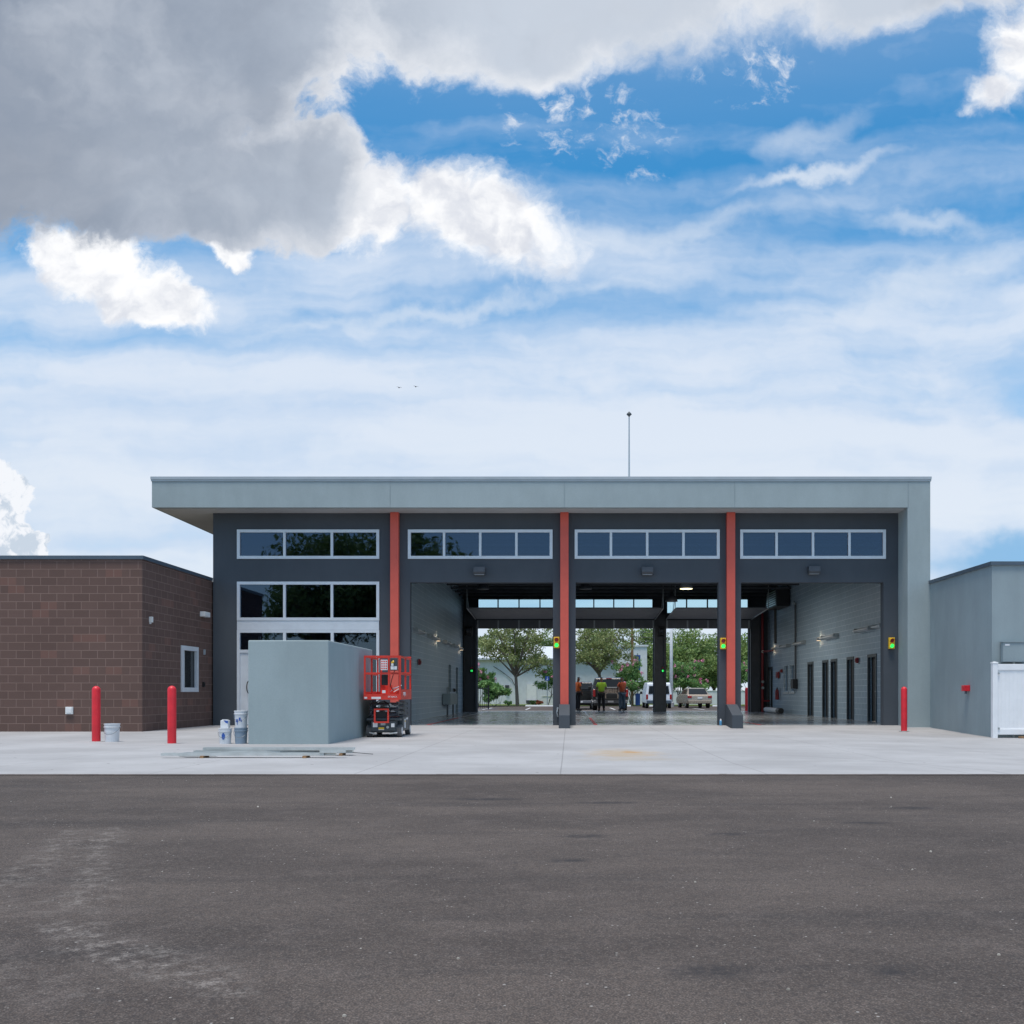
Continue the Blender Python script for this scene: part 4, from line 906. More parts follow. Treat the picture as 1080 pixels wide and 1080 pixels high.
lb('mid_posts', 'liftred', lambda m: (m.tube((-.15, .7, .86), (-.15, .7, 1.7), .022), m.tube((-.02, .95, .86), (-.02, .95, 1.6), .022), m.tube((.24, .9, .86), (.24, .9, 1.7), .02), m.tube((-.1, .62, 1.12), (-.1, .62, 1.2), .06)), pl)
lb('manual_box', 'black', lambda m: m.box(-.03, .12, -.07, -.02, 1.12, 1.34), pl, bevel=.008)
lb('notice_panel', 'sticker', lambda m: (m.box(-.03, .115, -.15, -.134, 1.44, 1.66), m.box(.0, .07, -.146, -.136, .95, 1.01), m.box(-.23, -.03, -.139, -.1355, .825, .87), m.box(-.38, -.32, -.139, -.1355, .83, .87)), pl)
lb('notice_print', 'liftred', lambda m: [m.box(-.018+(k % 3)*.045, .012+(k % 3)*.045, -.1515, -.1502, 1.46+(k//3)*.05, 1.49+(k//3)*.05) for k in range(12)], pl)
lb('control_box', 'liftgrey', lambda m: m.box(.18, .33, -.2, -.1, 1.43, 1.70), pl, bevel=.01)
lb('control_label', 'sticker', lambda m: (m.box(.19, .32, -.2025, -.2005, 1.45, 1.52), m.box(.20, .25, -.2025, -.2005, 1.53, 1.58)), pl)
lb('joystick', 'yellow', lambda m: (m.tube((.25, -.2, 1.60), (.25, -.25, 1.63), .015), m.box(.2, .24, -.2025, -.2, 1.585, 1.62)), pl)
lb('cable', 'black', lambda m: m.path([(.26, -.12, 1.43), (.2, -.1, 1.25), (.16, -.06, 1.1), (.22, .0, 1.0)], .008, 5), pl)
lb('loose_cable', 'sticker', lambda m: m.path([(.15, .05, .98), (.22, .0, 1.05), (.3, .1, 1.08), (.36, .2, 1.12), (.30, .35, 1.05), (.18, .3, .97)], .009, 5), pl)
textmesh('SKYJACK', .105, M['sticker'], pl, Matrix.Translation((.397, .45, .93)) @ Matrix.Rotation(R(90), 4, 'Z') @ Matrix.Rotation(R(90), 4, 'X'))
textmesh('SKYJACK', .05, M['sticker'], pl, Matrix.Translation((.22, -.137, .87)) @ Matrix.Rotation(R(90), 4, 'X'))
m = MB(); m.box(-4.05, -3.72, 22.05, 22.13, .862, .90); m.box(-3.95, -3.70, 22.14, 22.2, .862, .89); tag(m.build('board_offcut', M['wood']), 'pale board offcut lying on the lift platform', 'wood')

# ------------------------------------------------------------------ loose grit
m = MB()
for k in range(110):
    D = 2.9+9*rng.random()**1.6; X = (rng.random()-.52)*D*1.05; r = rng.choice([.0025, .003, .003, .004, .005, .008]) * (1 if D < 6 else 1.3)
    a = rng.random()*3; q = [(math.cos(a+i*1.26)*r*rng.uniform(.7, 1.2), math.sin(a+i*1.26)*r*rng.uniform(.7, 1.2)) for i in range(5)]
    m.ring([[(X+p[0], D+p[1], -.009) for p in q], [(X+p[0]*.6, D+p[1]*.6, -.008+r*.9) for p in q]])
tag(m.build('loose_grit', simple('pale grit', (.38, .35, .31), .9, var=.4, nscale=2.0)), None, None, None, 'stuff')

# ------------------------------------------------------------------ vegetation
def leaves(name, centres, n_each, spread, size, mat, parent, seed):
    r_ = np.random.default_rng(seed); cs = np.repeat(np.array(centres), n_each, axis=0); n = len(cs)
    d = r_.normal(size=(n, 3)); d /= np.linalg.norm(d, axis=1)[:, None]
    rad = (r_.random(n)**.45)[:, None]*np.array(spread)
    c = cs + d*rad
    a = r_.normal(size=(n, 3)); a /= np.linalg.norm(a, axis=1)[:, None]; b = np.cross(a, r_.normal(size=(n, 3))); b /= np.linalg.norm(b, axis=1)[:, None]
    s = (size*(.6+.8*r_.random(n)))[:, None]
    V = np.stack([c-a*s*.9, c+b*s*.45, c+a*s*.9, c-b*s*.45], 1).reshape(-1, 3)
    me = bpy.data.meshes.new(name); me.vertices.add(4*n); me.vertices.foreach_set('co', V.ravel()); me.loops.add(4*n); me.loops.foreach_set('vertex_index', np.arange(4*n))
    me.polygons.add(n); me.polygons.foreach_set('loop_start', np.arange(0, 4*n, 4)); me.polygons.foreach_set('loop_total', np.full(n, 4)); me.update(); me.materials.append(mat)
    o = bpy.data.objects.new(name, me); C.objects.link(o); o.parent = parent; return o
def tree(loc, H, rad, cb, label, group, mat='leafA', seed=1, nb=9, n_each=70, lsize=.12, trunk=.13, clump=.62, blossoms=0, name='tree', multi=1):
    q = random.Random(seed); t = thing(name, label, 'tree' if H > 3.6 else 'shrub', loc, group=group)
    tb = MB(); cents = []
    for k in range(multi):
        a0 = q.random()*6.28; lean = (.15 if multi == 1 else .5)
        p = Vector((0, 0, -.05)); top = Vector((math.cos(a0)*lean, math.sin(a0)*lean, cb+.2)); midp = top*.5+Vector((q.uniform(-.08, .08), 0, 0))
        r0 = trunk/(1 if multi == 1 else 1.6)
        tb.tube(p, midp, r0, r0*.85); tb.tube(midp, top, r0*.85, r0*.7)
        nbb = max(3, nb//multi)
        for i in range(nbb):
            a = i*2.4+q.random()+k*2; f = (i+.5)/nbb; elev = q.uniform(.15, .95)
            e_ = top+Vector((math.cos(a)*rad*q.uniform(.4, .95)*math.sqrt(1-elev*elev*.7), math.sin(a)*rad*q.uniform(.4, .95)*math.sqrt(1-elev*elev*.7), (H-cb)*elev*.85))
            mp = top*.45+e_*.55+Vector((0, 0, .25)); rr = r0*.55
            tb.tube(top-Vector((0, 0, q.uniform(0, .3))), mp, rr, rr*.6, 6); tb.tube(mp, e_, rr*.6, rr*.2, 5)
            cents += [mp, e_]
            for j in range(5):
                g2 = mp+(e_-mp)*q.random()+Vector((q.uniform(-1, 1), q.uniform(-1, 1), q.uniform(-.5, .7)))*rad*.36; tb.tube(mp+(e_-mp)*q.random(), g2, rr*.25, rr*.1, 4); cents.append(g2)
    tb.build('trunk', M['bark'], t, world=False)
    leaves('crown', [tuple(c) for c in cents], n_each, (clump, clump, clump*.72), lsize, M[mat], t, seed)
    if blossoms: 
        cc = [tuple(c+Vector((q.uniform(-.4, .4), q.uniform(-.5, .1), q.uniform(.1, .5)))) for c in q.sample(cents, min(len(cents), blossoms))]
        leaves('blossom', cc, 26, (.13, .13, .17), .07, M['pink'], t, seed+5)
    return t
tree((-4.25, 84.6, -.12), 8.2, 3.9, 2.4, 'leafy olive tree with a forked trunk seen through the left bay', None, 'leafA', 11, nb=13, n_each=90, trunk=.16)
tree((2.7, 86.0, -.12), 8.6, 4.2, 2.6, 'spreading olive tree behind the truck seen through the middle bay', None, 'leafA', 12, nb=14, n_each=90, trunk=.17)
tree((5.1, 84.8, -.12), 3.9, 1.5, .9, 'pink flowering tree between the truck and the white van', None, 'leafC', 13, nb=9, n_each=60, trunk=.07, clump=.42, blossoms=26, multi=3)
tree((9.5, 84.8, -.12), 3.9, 2.0, .9, 'pink flowering tree behind the beige sedan', None, 'leafC', 14, nb=12, n_each=70, trunk=.07, clump=.48, blossoms=34, multi=3)
tree((-1.75, 85.5, -.12), 3.2, 1.2, .9, 'young flowering tree behind the blue parking sign', None, 'leafC', 15, nb=8, n_each=50, trunk=.05, clump=.34, blossoms=9, multi=2)
tree((-7.4, 83.8, -.12), 3.4, 1.1, 1.2, 'pink flowering tree above the black fence on the left', None, 'leafC', 16, nb=8, n_each=60, trunk=.05, clump=.35, blossoms=12, multi=2)
tree((-5.9, 81.0, -.12), 2.0, .9, .1, 'rounded green shrub beside the black fence', None, 'leafC', 17, nb=10, n_each=70, trunk=.03, clump=.32, name='shrub', multi=3)
tree((15.0, 84.2, -.12), 4.0, 2.0, .9, 'pink flowering tree beyond the distant red bollard', None, 'leafC', 18, nb=11, n_each=60, trunk=.07, clump=.45, blossoms=20, multi=3)
big0 = tree((10.8, 97, -.15), 7.4, 3.6, 1.6, 'broad dark tree behind the light pole in the middle bay', 'trees behind the car park', 'leafB', 21, nb=16, n_each=110, trunk=.22, lsize=.15, clump=.95)
for x, y, s, lab in ((14.2, 101, .95, 'broad tree behind the beige sedan'), (18.5, 96, 1.15, 'broad tree seen through the right bay beyond the bollard'), (7.8, 108, 1.1, 'broad tree behind the blue banner'), (-9.5, 112, 1.05, 'broad tree over the roof of the white shed at its left end'), (-1.6, 113, 1.12, 'broad tree over the roof of the white shed behind the blue parking sign'), (3.4, 118, 1.2, 'broad tree over the shed roof behind the truck'), (12.3, 95.5, .8, 'lower broad tree between the light pole and the sedan'), (22.5, 101, 1.2, 'broad tree farthest right behind the car park'), (-14, 102, 1.3, 'broad tree farthest left behind the car park')):
    dup(big0, (x, y, -.15), lab, rz=rng.random()*6, sc=(s, s, s*rng.uniform(.92, 1.05)))
m = MB()
for k in range(7):
    X = -2.2+k*.45+rng.random()*.2
# low planting in front of the shed
for i, (X, Y, mt, lab) in enumerate(((-2.9, 84.4, 'leafB', 'low green clump at the foot of the forked tree'), (-2.4, 84.2, 'terracotta', 'low reddish plant left of the blue parking sign'), (-.9, 84.2, 'terracotta', 'low reddish plant right of the blue parking sign'), (-5.0, 84.2, 'leafC', 'low yellow green clump left of the forked tree'), (7.2, 84.3, 'terracotta', 'low orange plant at the foot of the light pole'))):
    t = thing('low_plant', lab, 'plant', (X, Y, -.1)); cs = [(rng.uniform(-.25, .25), rng.uniform(-.2, .2), rng.uniform(.1, .35)) for _ in range(9)]
    b = MB()
    for c in cs: b.tube((0, 0, 0), c, .01, .004, 4)
    b.build('stems', M['bark'], t, world=False); leaves('foliage', cs, 40, (.15, .15, .13), .07, M[mt], t, 90+i)

# trees across the street behind the photographer: the office windows mirror them
big1 = tree((-19.5, -21, -.4), 15.5, 5.4, 4.0, 'tall dark tree behind the yard mirrored in the office windows', 'trees across the street', 'leafB', 31, nb=16, n_each=100, trunk=.35, lsize=.24, clump=1.7)
for x, y, s, lab in ((-13.6, -23, 1.05, 'second tall tree behind the yard mirrored in the office windows'), (-10.2, -30, .80, 'smaller tree behind the yard mirrored in the left bay glass')):
    dup(big1, (x, y, -.4), lab, rz=rng.random()*6, sc=(s, s, s))

# ------------------------------------------------------------------ beyond the car park
t = thing('white_shed', 'long white metal building with pale roof behind the trees', 'building', (-3, 95, -.2))
m = MB(); m.box(-16, 6.9, 95, 95.3, -.3, 4.0)
for k in range(76): m.box(-16+k*.3, -15.96+k*.3, 94.98, 95, -.3, 4.0)
m.build('wall', M['metalwall'], t)
m = MB(); m.ring([[(-16.3, 94.6, 4.0), (-16.3, 94.6, 4.14), (-16.3, 103, 5.6), (-16.3, 103, 5.46)], [(5.0, 94.6, 4.0), (5.0, 94.6, 4.14), (5.0, 103, 5.6), (5.0, 103, 5.46)]]); m.build('roof', M['metalroof'], t)
m = MB(); m.box(4.4, 7.2, 94.3, 99, -.3, 5.2); m.build('end_bay', M['metalwall'], t); m = MB(); m.box(4.3, 7.3, 94.2, 99.1, 5.2, 5.36); m.build('end_bay_roof', M['metalroof'], t)
m = MB(); m.box(-16.2, 4.3, 94.45, 94.6, 3.98, 4.12); m.build('gutter', M['flash'], t)
m = MB(); m.box(-3.9, -3.0, 94.9, 94.98, .0, 1.75); m.build('door', M['whitepaint'], t); m = MB(); m.box(-3.95, -2.95, 94.6, 94.97, .0, .25); m.build('step', M['darkmetal'], t)
m = MB(); m.box(-5.9, -5.55, 94.7, 94.98, 1.2, 1.65); m.build('meter_box', M['darkmetal'], t)
m = MB(); m.path([(-5.0, 94.9, 1.6), (-5.3, 94.9, 2.2), (-6.2, 94.9, 2.9), (-7.0, 94.9, 3.4)], .03); m.build('cable', M['darkmetal'], t)
t = thing('white_garden_wall', 'low pale wall at the foot of the white shed', 'wall', (0, 92, -.1)); m = MB(); m.box(-2.4, 4.2, 92, 92.2, -.2, .62); m.build('wall_body', M['metalwall'], t); m = MB(); m.box(-2.45, 4.25, 91.96, 92.24, .62, .68); m.build('cap', M['whitepaint'], t)
t = thing('white_garden_wall', 'low pale wall beyond the parked cars on the right', 'wall', (14, 92, -.1)); m = MB(); m.box(8.6, 30, 92, 92.2, -.2, 1.1); m.build('wall_body', M['metalwall'], t); m = MB(); m.box(8.55, 30, 91.96, 92.24, 1.1, 1.16); m.build('cap', M['whitepaint'], t)
t = thing('light_pole', 'tall white light pole behind the white van', 'light pole', (7.85, 78.5, -.15))
m = MB(); m.lathe([(.14, 0), (.12, 4.5), (.09, 9)], seg=12); m.build('pole', M['whitepaint'], t, world=False, smooth=True); m = MB(); m.lathe([(.22, 0), (.22, .35), (.14, .4)], seg=12); m.build('footing', M['concrete'], t, world=False)
m = MB(); m.box(-.6, .1, -.12, .12, 8.9, 9.05); m.build('lamp_head', M['darkmetal'], t, world=False)
m = MB(); m.lathe([(.13, 0), (.11, 4.5), (.09, 8)], (5.35, 86.5, -.2), 10); tag(m.build('wooden_pole', M['wood']), 'brown wooden pole right of the truck next to the blue banner', 'pole')
t = thing('blue_banner', 'tall blue banner sign standing behind the flowering tree', 'banner', (5.85, 87, -.1))
m = MB(); m.box(-.22, .22, -.03, .03, 2.9, 4.25); m.build('banner_panel', M['blue'], t, world=False); m = MB(); m.box(-.2, .2, -.032, .032, 2.4, 2.88); m.build('lower_panel', M['rust'], t, world=False)
m = MB(); m.tube((0, .06, 0), (0, .06, 4.4), .05); m.build('post', M['steel'], t, world=False); m = MB(); m.box(-.2, .2, -.1, .1, .0, 1.0); m.build('plinth', M['blue'], t, world=False)
m = MB()
for k in range(4): m.box(-.07, .07, -.036, -.0325, 3.05+k*.28, 3.2+k*.28)
m.build('banner_mark', M['flash'], t, world=False)
t = thing('parking_sign', 'small blue accessible parking sign on a steel post', 'sign', (-1.75, 82.9, -.12))
m = MB(); m.tube((0, 0, 0), (0, 0, 2.25), .04); m.build('post', M['steel'], t, world=False); m = MB(); m.box(-.16, .16, -.05, -.03, 2.05, 2.40); m.build('sign_plate', M['blue'], t, world=False)
m = MB(); m.tube((.0, -.052, 2.33), (.0, -.06, 2.33), .025, seg=8); m.box(-.015, .015, -.056, -.051, 2.2, 2.3); m.box(-.01, .07, -.056, -.0505, 2.19, 2.215); m.tube((-.005, -.051, 2.15), (-.005, -.055, 2.15), .055, seg=12); m.build('wheelchair_symbol', M['sticker'], t, world=False)
t = thing('black_fence', 'black metal picket gate at the left edge of the car park', 'fence', (-5.6, 70, -.15))
m = MB(); [m.box(-6.9+k*.11, -6.87+k*.11, 66+k*.25, 66.03+k*.25, -.1, 1.35) for k in range(13)]; m.build('pickets', M['black'], t)
m = MB(); m.ring([[(-6.9, 66, z), (-6.87, 66, z), (-6.87, 66, z+.06), (-6.9, 66, z+.06)] if 0 else [(-6.92, 65.9, .0), (-6.86, 65.9, .0), (-6.86, 65.9, .06), (-6.92, 65.9, .06)], [(-5.5, 69.2, .0), (-5.44, 69.2, .0), (-5.44, 69.2, .06), (-5.5, 69.2, .06)]]); m.ring([[(-6.92, 65.9, 1.2), (-6.86, 65.9, 1.2), (-6.86, 65.9, 1.26), (-6.92, 65.9, 1.26)], [(-5.5, 69.2, 1.2), (-5.44, 69.2, 1.2), (-5.44, 69.2, 1.26), (-5.5, 69.2, 1.26)]]); m.build('rails', M['black'], t)
for X, Y in ((-6.92, 65.8), (-6.2, 67.5), (-5.45, 69.3)):
    m = MB(); m.box(X-.05, X+.05, Y-.05, Y+.05, -.15, 1.45); m.build('post', M['black'], t)
for i, X in enumerate((-3.1, -2.3, -1.5, 4.6, 6.9, 12.0)):
    m = MB(); m.prism([(0, 0), (.15, 0), (.12, .12), (.03, .12)], -.4, .4, 'x'); o = m.build('wheel_stop', M['whitepaint']); o.location = (X*1.0, 82.6, -.15)
    tag(o, ['white wheel stop left of the forked tree base', 'white wheel stop just left of the blue sign', 'white wheel stop just right of the blue sign', 'white wheel stop right of the truck', 'white wheel stop near the light pole', 'white wheel stop right of the beige sedan'][i], 'wheel stop', 'wheel stops along the lawn')
for i, (z, sag) in enumerate(((6.6, .4), (6.1, .45), (5.7, .5))):
    m = MB(); pts = [(4+k*2.6, 99, z+sag*((k-5)/5)**2-k*.02) for k in range(11)]; m.path(pts, .02, 4); tag(m.build('power_line', M['darkmetal']), ['topmost', 'middle', 'lowest'][i]+' overhead cable crossing the sky beyond the trees', 'cable', 'overhead cables')

# ------------------------------------------------------------------ vehicles (rear at y=0, nose towards +y)
def wheels(t, xs_, ys_, r=.34, wd=.22):
    for Y in ys_:
        for s in (-1, 1):
            m = MB(); m.tube((s*(xs_-wd), Y, r), (s*xs_, Y, r), r, seg=20); o = m.build('wheel', M['tyreb'], t, world=False)
            m = MB(); m.tube((s*(xs_-.01), Y, r), (s*(xs_+.012), Y, r), r*.62, seg=14); m.build('rim', M['silver'], o, world=False)
def profile_body(prof, wfun, nseg=1):
    """side outline extruded across, width given by height; returns MB"""
    m = MB(); Lr = [(-wfun(z), y, z) for y, z in prof]; Rr = [(wfun(z), y, z) for y, z in prof]; m.ring([Lr, Rr]); return m
def pickup(label, loc, rz, body, open_gate, H=1.86):
    t = thing('pickup_truck', label, 'pickup truck', loc, rz)
    w = .98
    m = MB()
    for s in (-1, 1):
        m.prism([(.05, .55), (.05, 1.18), (.12, 1.24), (2.2, 1.27), (2.2, .55), (1.75, .55), (1.66, .82), (1.45, .93), (1.15, .93), (.92, .82), (.84, .55)], s*w, s*(w-.14), 'x')
    m.box(-w+.14, w-.14, .1, 2.2, .62, .68); m.box(-w+.14, w-.14, 2.1, 2.2, .68, 1.25)
    m.build('bed', body, t, world=False, bevel=.03)
    def wf(z): return w if z < 1.2 else w-(z-1.2)*.28
    profile_body([(2.2, .45), (2.2, 1.27), (2.45, H-.06), (2.75, H), (3.5, H), (3.8, H-.06), (4.35, 1.30), (5.5, 1.16), (5.7, 1.0), (5.72, .45)], wf).build('cab', body, t, world=False, bevel=.04)
    m = MB(); m.ring([[(-.72, 2.20+.12, 1.33), (.72, 2.20+.12, 1.33), (.66, 2.41, H-.12), (-.66, 2.41, H-.12)], [(-.72, 2.17, 1.33), (.72, 2.17, 1.33), (.66, 2.38, H-.12), (-.66, 2.38, H-.12)]]); m.build('rear_window', M['carglass'], t, world=False)
    m = MB(); m.box(-.16, .16, 2.40, 2.46, H-.09, H-.045); m.build('brake_light', M['taillight'], t, world=False)
    for s in (-1, 1):
        m = MB(); m.box(s*(w-.13), s*(w+.005), .02, .12, .78, 1.18); m.build('tail_light', M['taillight'], t, world=False, bevel=.02)
        m = MB(); m.box(s*(w+.02), s*(w+.22), 3.9, 4.0, 1.18, 1.38); m.build('mirror', M['black'], t, world=False, bevel=.03)
    gt = MB()
    if open_gate: gt.box(-w+.16, w-.16, -.55, .04, .60, .67); gt.box(-.5, .5, -.50, -.02, .671, .69)
    else: gt.box(-w+.15, w-.15, .03, .09, .62, 1.24); gt.box(-.6, .6, .015, .029, .78, 1.05); gt.box(-.12, .12, .0, .0149, 1.08, 1.15)
    gt.build('tailgate', M['black'] if open_gate else body, t, world=False, bevel=.015)
    m = MB(); m.box(-w+.02, w-.02, -.08, .10, .42, .60); m.build('bumper', M['doorpanel'], t, world=False, bevel=.03)
    m = MB(); m.box(-.16, .16, -.09, -.081, .46, .56); m.build('licence_plate', M['sticker'], t, world=False)
    m = MB(); m.box(-w+.1, w-.1, .2, 5.5, .28, .45); m.build('underbody', M['black'], t, world=False)
    wheels(t, w-.01, (1.3, 4.65), .38, .26)
    return t
T1 = (644-600)/18.9
pickup('black pickup truck with tailgate down behind the workers', (T1, 57.1, -.05), 0, M['blackcar'], True, 1.90)
t = thing('tool_crate', 'brown patterned cargo crate in the open truck bed', 'crate', (T1+.05, 57.9, .63)); m = MB(); m.box(-.42, .5, 0, .9, 0, .60); m.build('crate_body', simple('cargo', (.22, .18, .15), .8, var=.6, nscale=9), t, world=False, bevel=.02); m = MB(); m.box(-.44, .52, -.02, .92, .60, .65); m.build('lid', M['soffit'], t, world=False)
m = MB(); m.box(T1-.25, T1+.35, 56.65, 57.15, .643, .90); m.box(T1-.2, T1+.3, 56.7, 57.1, .90, .93); tag(m.build('tool_bag', M['black'], bevel=.03), 'black tool box on the lowered tailgate', 'tool box')
pickup('dark grey pickup truck with closed tailgate left of the open truck', ((612-600)/16.2, 66.5, -.15), 0, M['blackcar'], False, 1.85)
# white van
t = thing('white_van', 'small white panel van parked between the flowering tree and the light pole', 'van', ((695-600)/15.0, 72, -.15))
def wf(z): return .91 if z < 1.0 else .91-(z-1.0)*.13
profile_body([(.04, .35), (.0, .6), (.04, 1.0), (.14, 1.72), (.3, 1.82), (2.9, 1.84), (3.3, 1.74), (3.95, 1.10), (4.5, .95), (4.6, .4)], wf).build('body', M['whitecar'], t, world=False, bevel=.05)
for s in (-1, 1):
    m = MB(); m.ring([[(s*.07, .045, 1.02), (s*.74, .045, 1.02), (s*.68, .125, 1.58), (s*.07, .125, 1.58)], [(s*.07, .015, 1.02), (s*.74, .015, 1.02), (s*.68, .095, 1.58), (s*.07, .095, 1.58)]]); m.build('rear_window', M['carglass'], t, world=False)
    m = MB(); m.box(s*.76, s*.905, -.01, .1, .62, .98); m.build('tail_light', M['taillight'], t, world=False, bevel=.02)
    m = MB(); m.box(s*.93, s*1.1, 3.3, 3.4, 1.0, 1.2); m.build('mirror', M['black'], t, world=False, bevel=.02)
m = MB(); m.box(-.008, .008, -.004, .03, .45, 1.0); m.build('door_seam', M['black'], t, world=False)
m = MB(); m.box(-.86, .86, -.06, .05, .34, .56); m.build('bumper', M['coping'], t, world=False, bevel=.03); m = MB(); m.box(-.2, .1, -.012, -.0, .68, .80); m.build('licence_plate', M['sticker'], t, world=False)
wheels(t, .9, (.75, 3.6), .32, .2)
# beige sedan
t = thing('beige_sedan', 'beige four door sedan parked under the pink flowering tree', 'car', ((737.5-600)/14.8, 72.6, -.15), R(4))
def wf2(z): return .90-(abs(z-.62)*.08)
profile_body([(.05, .32), (.0, .55), (.04, .86), (.10, .97), (.75, 1.00), (3.5, .98), (4.5, .80), (4.68, .6), (4.65, .32)], wf2).build('body', M['beige'], t, world=False, bevel=.06)
def wf3(z): return .80-(z-.97)*.42
profile_body([(.62, .97), (1.25, 1.40), (1.6, 1.45), (2.5, 1.45), (2.8, 1.40), (3.6, .97)], wf3).build('roof', M['beige'], t, world=False, bevel=.04)
m = MB(); m.ring([[(-.68, .66, 1.00), (.68, .66, 1.00), (.58, 1.20, 1.36), (-.58, 1.20, 1.36)], [(-.68, .62, 1.02), (.68, .62, 1.02), (.58, 1.16, 1.39), (-.58, 1.16, 1.39)]]); m.build('rear_window', M['carglass'], t, world=False)
for s in (-1, 1):
    m = MB(); m.ring([[(s*.785, 1.05, 1.02), (s*.785, 3.25, 1.02), (s*.665, 2.72, 1.34), (s*.665, 1.42, 1.34)], [(s*.805, 1.05, 1.02), (s*.805, 3.25, 1.02), (s*.685, 2.72, 1.34), (s*.685, 1.42, 1.34)]]); m.build('side_window', M['carglass'], t, world=False)
    m = MB(); m.box(s*.58, s*.87, -.01, .14, .72, .88); m.build('tail_light', M['taillight'], t, world=False, bevel=.02)
m = MB(); m.box(-.17, .17, -.015, .02, .68, .80); m.build('licence_plate', M['sticker'], t, world=False); m = MB(); m.box(-.84, .84, -.05, .08, .34, .56); m.build('bumper', M['beige'], t, world=False, bevel=.04)
wheels(t, .86, (.95, 3.75), .32, .2)

# ------------------------------------------------------------------ people
def skin_obj(name, verts, edges, rad, mat, parent, sub=2):
    me = bpy.data.meshes.new('s'); me.from_pydata(verts, edges, []); o = bpy.data.objects.new('s', me); C.objects.link(o)
    o.modifiers.new('sk', 'SKIN'); sv = me.skin_vertices[0].data
    for i, r in enumerate(rad): sv[i].radius = r if isinstance(r, tuple) else (r, r)
    sv[0].use_root = True
    ss = o.modifiers.new('ss', 'SUBSURF'); ss.levels = sub; ss.render_levels = sub
    bpy.context.view_layer.update()
    m2 = bpy.data.meshes.new_from_object(o.evaluated_get(bpy.context.evaluated_depsgraph_get()))
    bpy.data.objects.remove(o); m2.name = name; m2.materials.clear(); m2.materials.append(mat)
    m2.polygons.foreach_set('use_smooth', [True]*len(m2.polygons))
    q = bpy.data.objects.new(name, m2); C.objects.link(q); q.parent = parent; return q
def person(label, loc, rz, shirt, trouser, H=1.78, arms=((.0, .0), (.0, .0)), head_fwd=.05, vest=False):
    # faces -y in its own frame
    t = thing('person', label, 'person', loc, rz); k = H/1.78
    V = []; E = []; Rr = []
    def add(p, r, par=None):
        V.append((p[0]*k, p[1]*k, p[2]*k)); Rr.append((r[0]*k, r[1]*k) if isinstance(r, tuple) else r*k)
        if par is not None: E.append((par, len(V)-1))
        return len(V)-1
    pel = add((0, 0, .95), (.15, .105)); wa = add((0, 0, 1.10), (.135, .10), pel); chv = add((0, 0, 1.30), (.165, .115), wa); nb_ = add((0, .01, 1.46), (.10, .08), chv)
    nk = add((0, .0, 1.53), .055, nb_); hd = add((0, -head_fwd*.6, 1.62), (.078, .09), nk); tp = add((0, -head_fwd, 1.72), (.072, .085), hd)
    J = {}
    for s, (fw, bend) in zip((-1, 1), arms):
        sh = add((s*.19, 0, 1.42), .058, chv); el = add((s*.25, -.02-fw*.12, 1.14), .043, sh); wr = add((s*(.25-bend*.12), -.06-fw*.28, .90+bend*.22), .030, el)
        pm_ = add((s*(.25-bend*.15), -.08-fw*.33, .84+bend*.24), (.036, .018), wr)
        J[s] = (V[sh], V[el], V[wr])
        for f_ in range(5):
            dx_ = (-.025+.0125*f_); ln = (.05, .075, .082, .076, .06)[f_]; tipz = .84+bend*.24-ln; kn = add((s*(.25-bend*.15)+(dx_*1.6), -.085-fw*.34, .84+bend*.24-ln*.55), .009, pm_); add((s*(.25-bend*.15)+dx_*1.7, -.10-fw*.35, tipz), .008, kn)
    Lg = {}
    for s in (-1, 1):
        hp = add((s*.09, 0, .88), .095, pel); knn = add((s*.11, -.015, .50), .062, hp); an = add((s*.12, .02, .10), .042, knn); ft = add((s*.13, -.14, .045), (.045, .035), an); Lg[s] = (V[hp], V[knn], V[an], V[ft])
    skin_obj('body', V, E, Rr, M['skin'], t)
    # face: nose and ears on the head
    m = MB(); m.ring([[(-.015*k, -(head_fwd+.085)*k, 1.66*k), (.015*k, -(head_fwd+.085)*k, 1.66*k), (0, -(head_fwd+.08)*k, 1.70*k)], [(-.012*k, -(head_fwd+.11)*k, 1.655*k), (.012*k, -(head_fwd+.11)*k, 1.655*k), (0, -(head_fwd+.09)*k, 1.69*k)]]); m.build('nose', M['skin'], t, world=False)
    skin_obj('hair', [(0, (.015-head_fwd)*k, 1.69*k), (0, (.02-head_fwd)*k, 1.765*k)], [(0, 1)], [(.082*k, .088*k), (.070*k, .078*k)], M['hair'], t)
    # clothes: shirt and trousers as their own shells
    sv_ = [V[pel], V[wa], V[chv], V[nb_]]; se = [(0, 1), (1, 2), (2, 3)]; sr = [(.175*k, .135*k), (.165*k, .128*k), (.19*k, .138*k), (.125*k, .10*k)]
    for s in (-1, 1):
        sh, el_, wr_ = J[s]; i = len(sv_); sv_ += [sh, tuple((Vector(sh)*.35+Vector(el_)*.65))] ; se += [(2, i), (i, i+1)]; sr += [.078*k, .066*k]
    skin_obj('shirt', sv_, se, sr, shirt, t)
    tv = [V[pel]]; te = []; tr_ = [(.165*k, .125*k)]
    for s in (-1, 1):
        a_, b_, c_, d_ = Lg[s]; i = len(tv); tv += [a_, b_, c_]; te += [(0, i), (i, i+1), (i+1, i+2)]; tr_ += [.112*k, .083*k, .072*k]
    skin_obj('trousers', tv, te, tr_, trouser, t)
    for s in (-1, 1):
        a_, b_, c_, d_ = Lg[s]; sc = Vector((c_[0], c_[1]+.03*k, .05*k)); skin_obj('boot', [tuple(sc), ((c_[0]+d_[0])/2, (c_[1]+d_[1])/2, .05*k), (d_[0], d_[1]-.02, .04*k), (c_[0], c_[1], .15*k)], [(0, 1), (1, 2), (0, 3)], [.055*k, .052*k, .045*k, .055*k], M['black'], t)
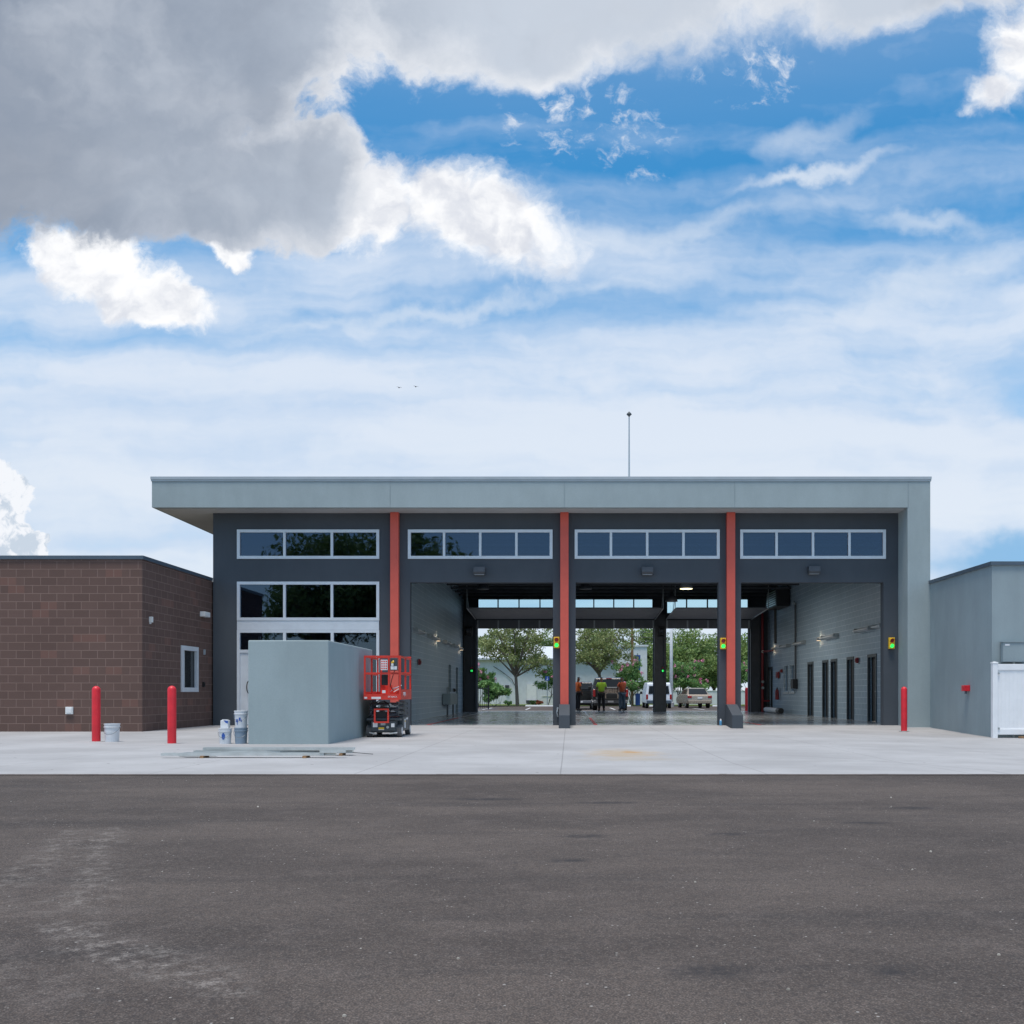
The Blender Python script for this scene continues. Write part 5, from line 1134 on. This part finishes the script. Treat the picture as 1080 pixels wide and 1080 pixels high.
    if vest:
        for zz in (1.10, 1.30):
            pass
    return t
PD = 53.6
person('worker in lime safety vest and black trousers standing at the truck with back turned', (px2(634.3, PD), PD, 0), R(180), M['lime'], M['blacktrouser'], 1.80, arms=((.9, .8), (.9, .8)), head_fwd=.07)
person('worker in orange shirt and dark trousers standing half behind the middle column', (px2(609.6, PD), PD, 0), R(115), M['orange'], M['blacktrouser'], 1.80, arms=((.2, .1), (.7, .6)))
person('worker in rust orange shirt and blue jeans at the right side of the open truck', (px2(656.2, PD), PD+.1, 0), R(215), M['rust'], M['jeans'], 1.80, arms=((.6, .6), (.5, .8)))

# water bottle on the sill of the third column, pale box on the middle one
t = thing('water_bottle', 'small blue water bottle at the foot of the pier left of the rightmost column', 'bottle', ((760-600)/36, 29.98, .0)); m = MB(); m.lathe([(.035, 0), (.038, .02), (.038, .12), (.03, .15)], seg=12); m.build('bottle_body', M['blue'] if 0 else simple('blue clear plastic', (.12, .36, .62), .2), t, world=False, smooth=True); m = MB(); m.lathe([(.03, .15), (.014, .18), (.014, .20), (.002, .201)], seg=10); m.build('cap', M['sticker'], t, world=False)
t = thing('pipe_stub', 'short pale bent pipe on the pier beside the middle column foot', 'pipe', ((588.2-600)/36, 30.09, .38)); m = MB(); m.path([(0, 0, .12), (-.0, -.05, .12), (-.02, -.07, .0), (0, -.05, -.1), (0, 0, -.12)], .022, 8); m.build('pipe', M['flash'], t, world=False); m = MB(); m.tube((0, 0, .12), (0, -.01, .12), .035); m.build('collar', M['steel'], t, world=False)
# birds
for i, (x, y) in enumerate(((421, 409), (438.5, 408))):
    D = 60; t = thing('bird', ['dark bird gliding in the sky, the left of the two', 'dark bird gliding in the sky, the right of the two'][i], 'bird', ((x-600)*D/1080, D, CAMZ+(730.5-y)*D/1080), R(30), group='birds over the station')
    skin_obj('body', [(0, 0, 0), (0, .05, .01), (0, .09, .02), (0, -.09, 0), (.07, .01, .05), (.17, -.02, .03), (-.07, .01, .05), (-.17, -.02, .03)], [(0, 1), (1, 2), (0, 3), (0, 4), (4, 5), (0, 6), (6, 7)], [.025, .02, .015, .012, (.018, .006), (.008, .004), (.018, .006), (.008, .004)], M['black'], t, 1)
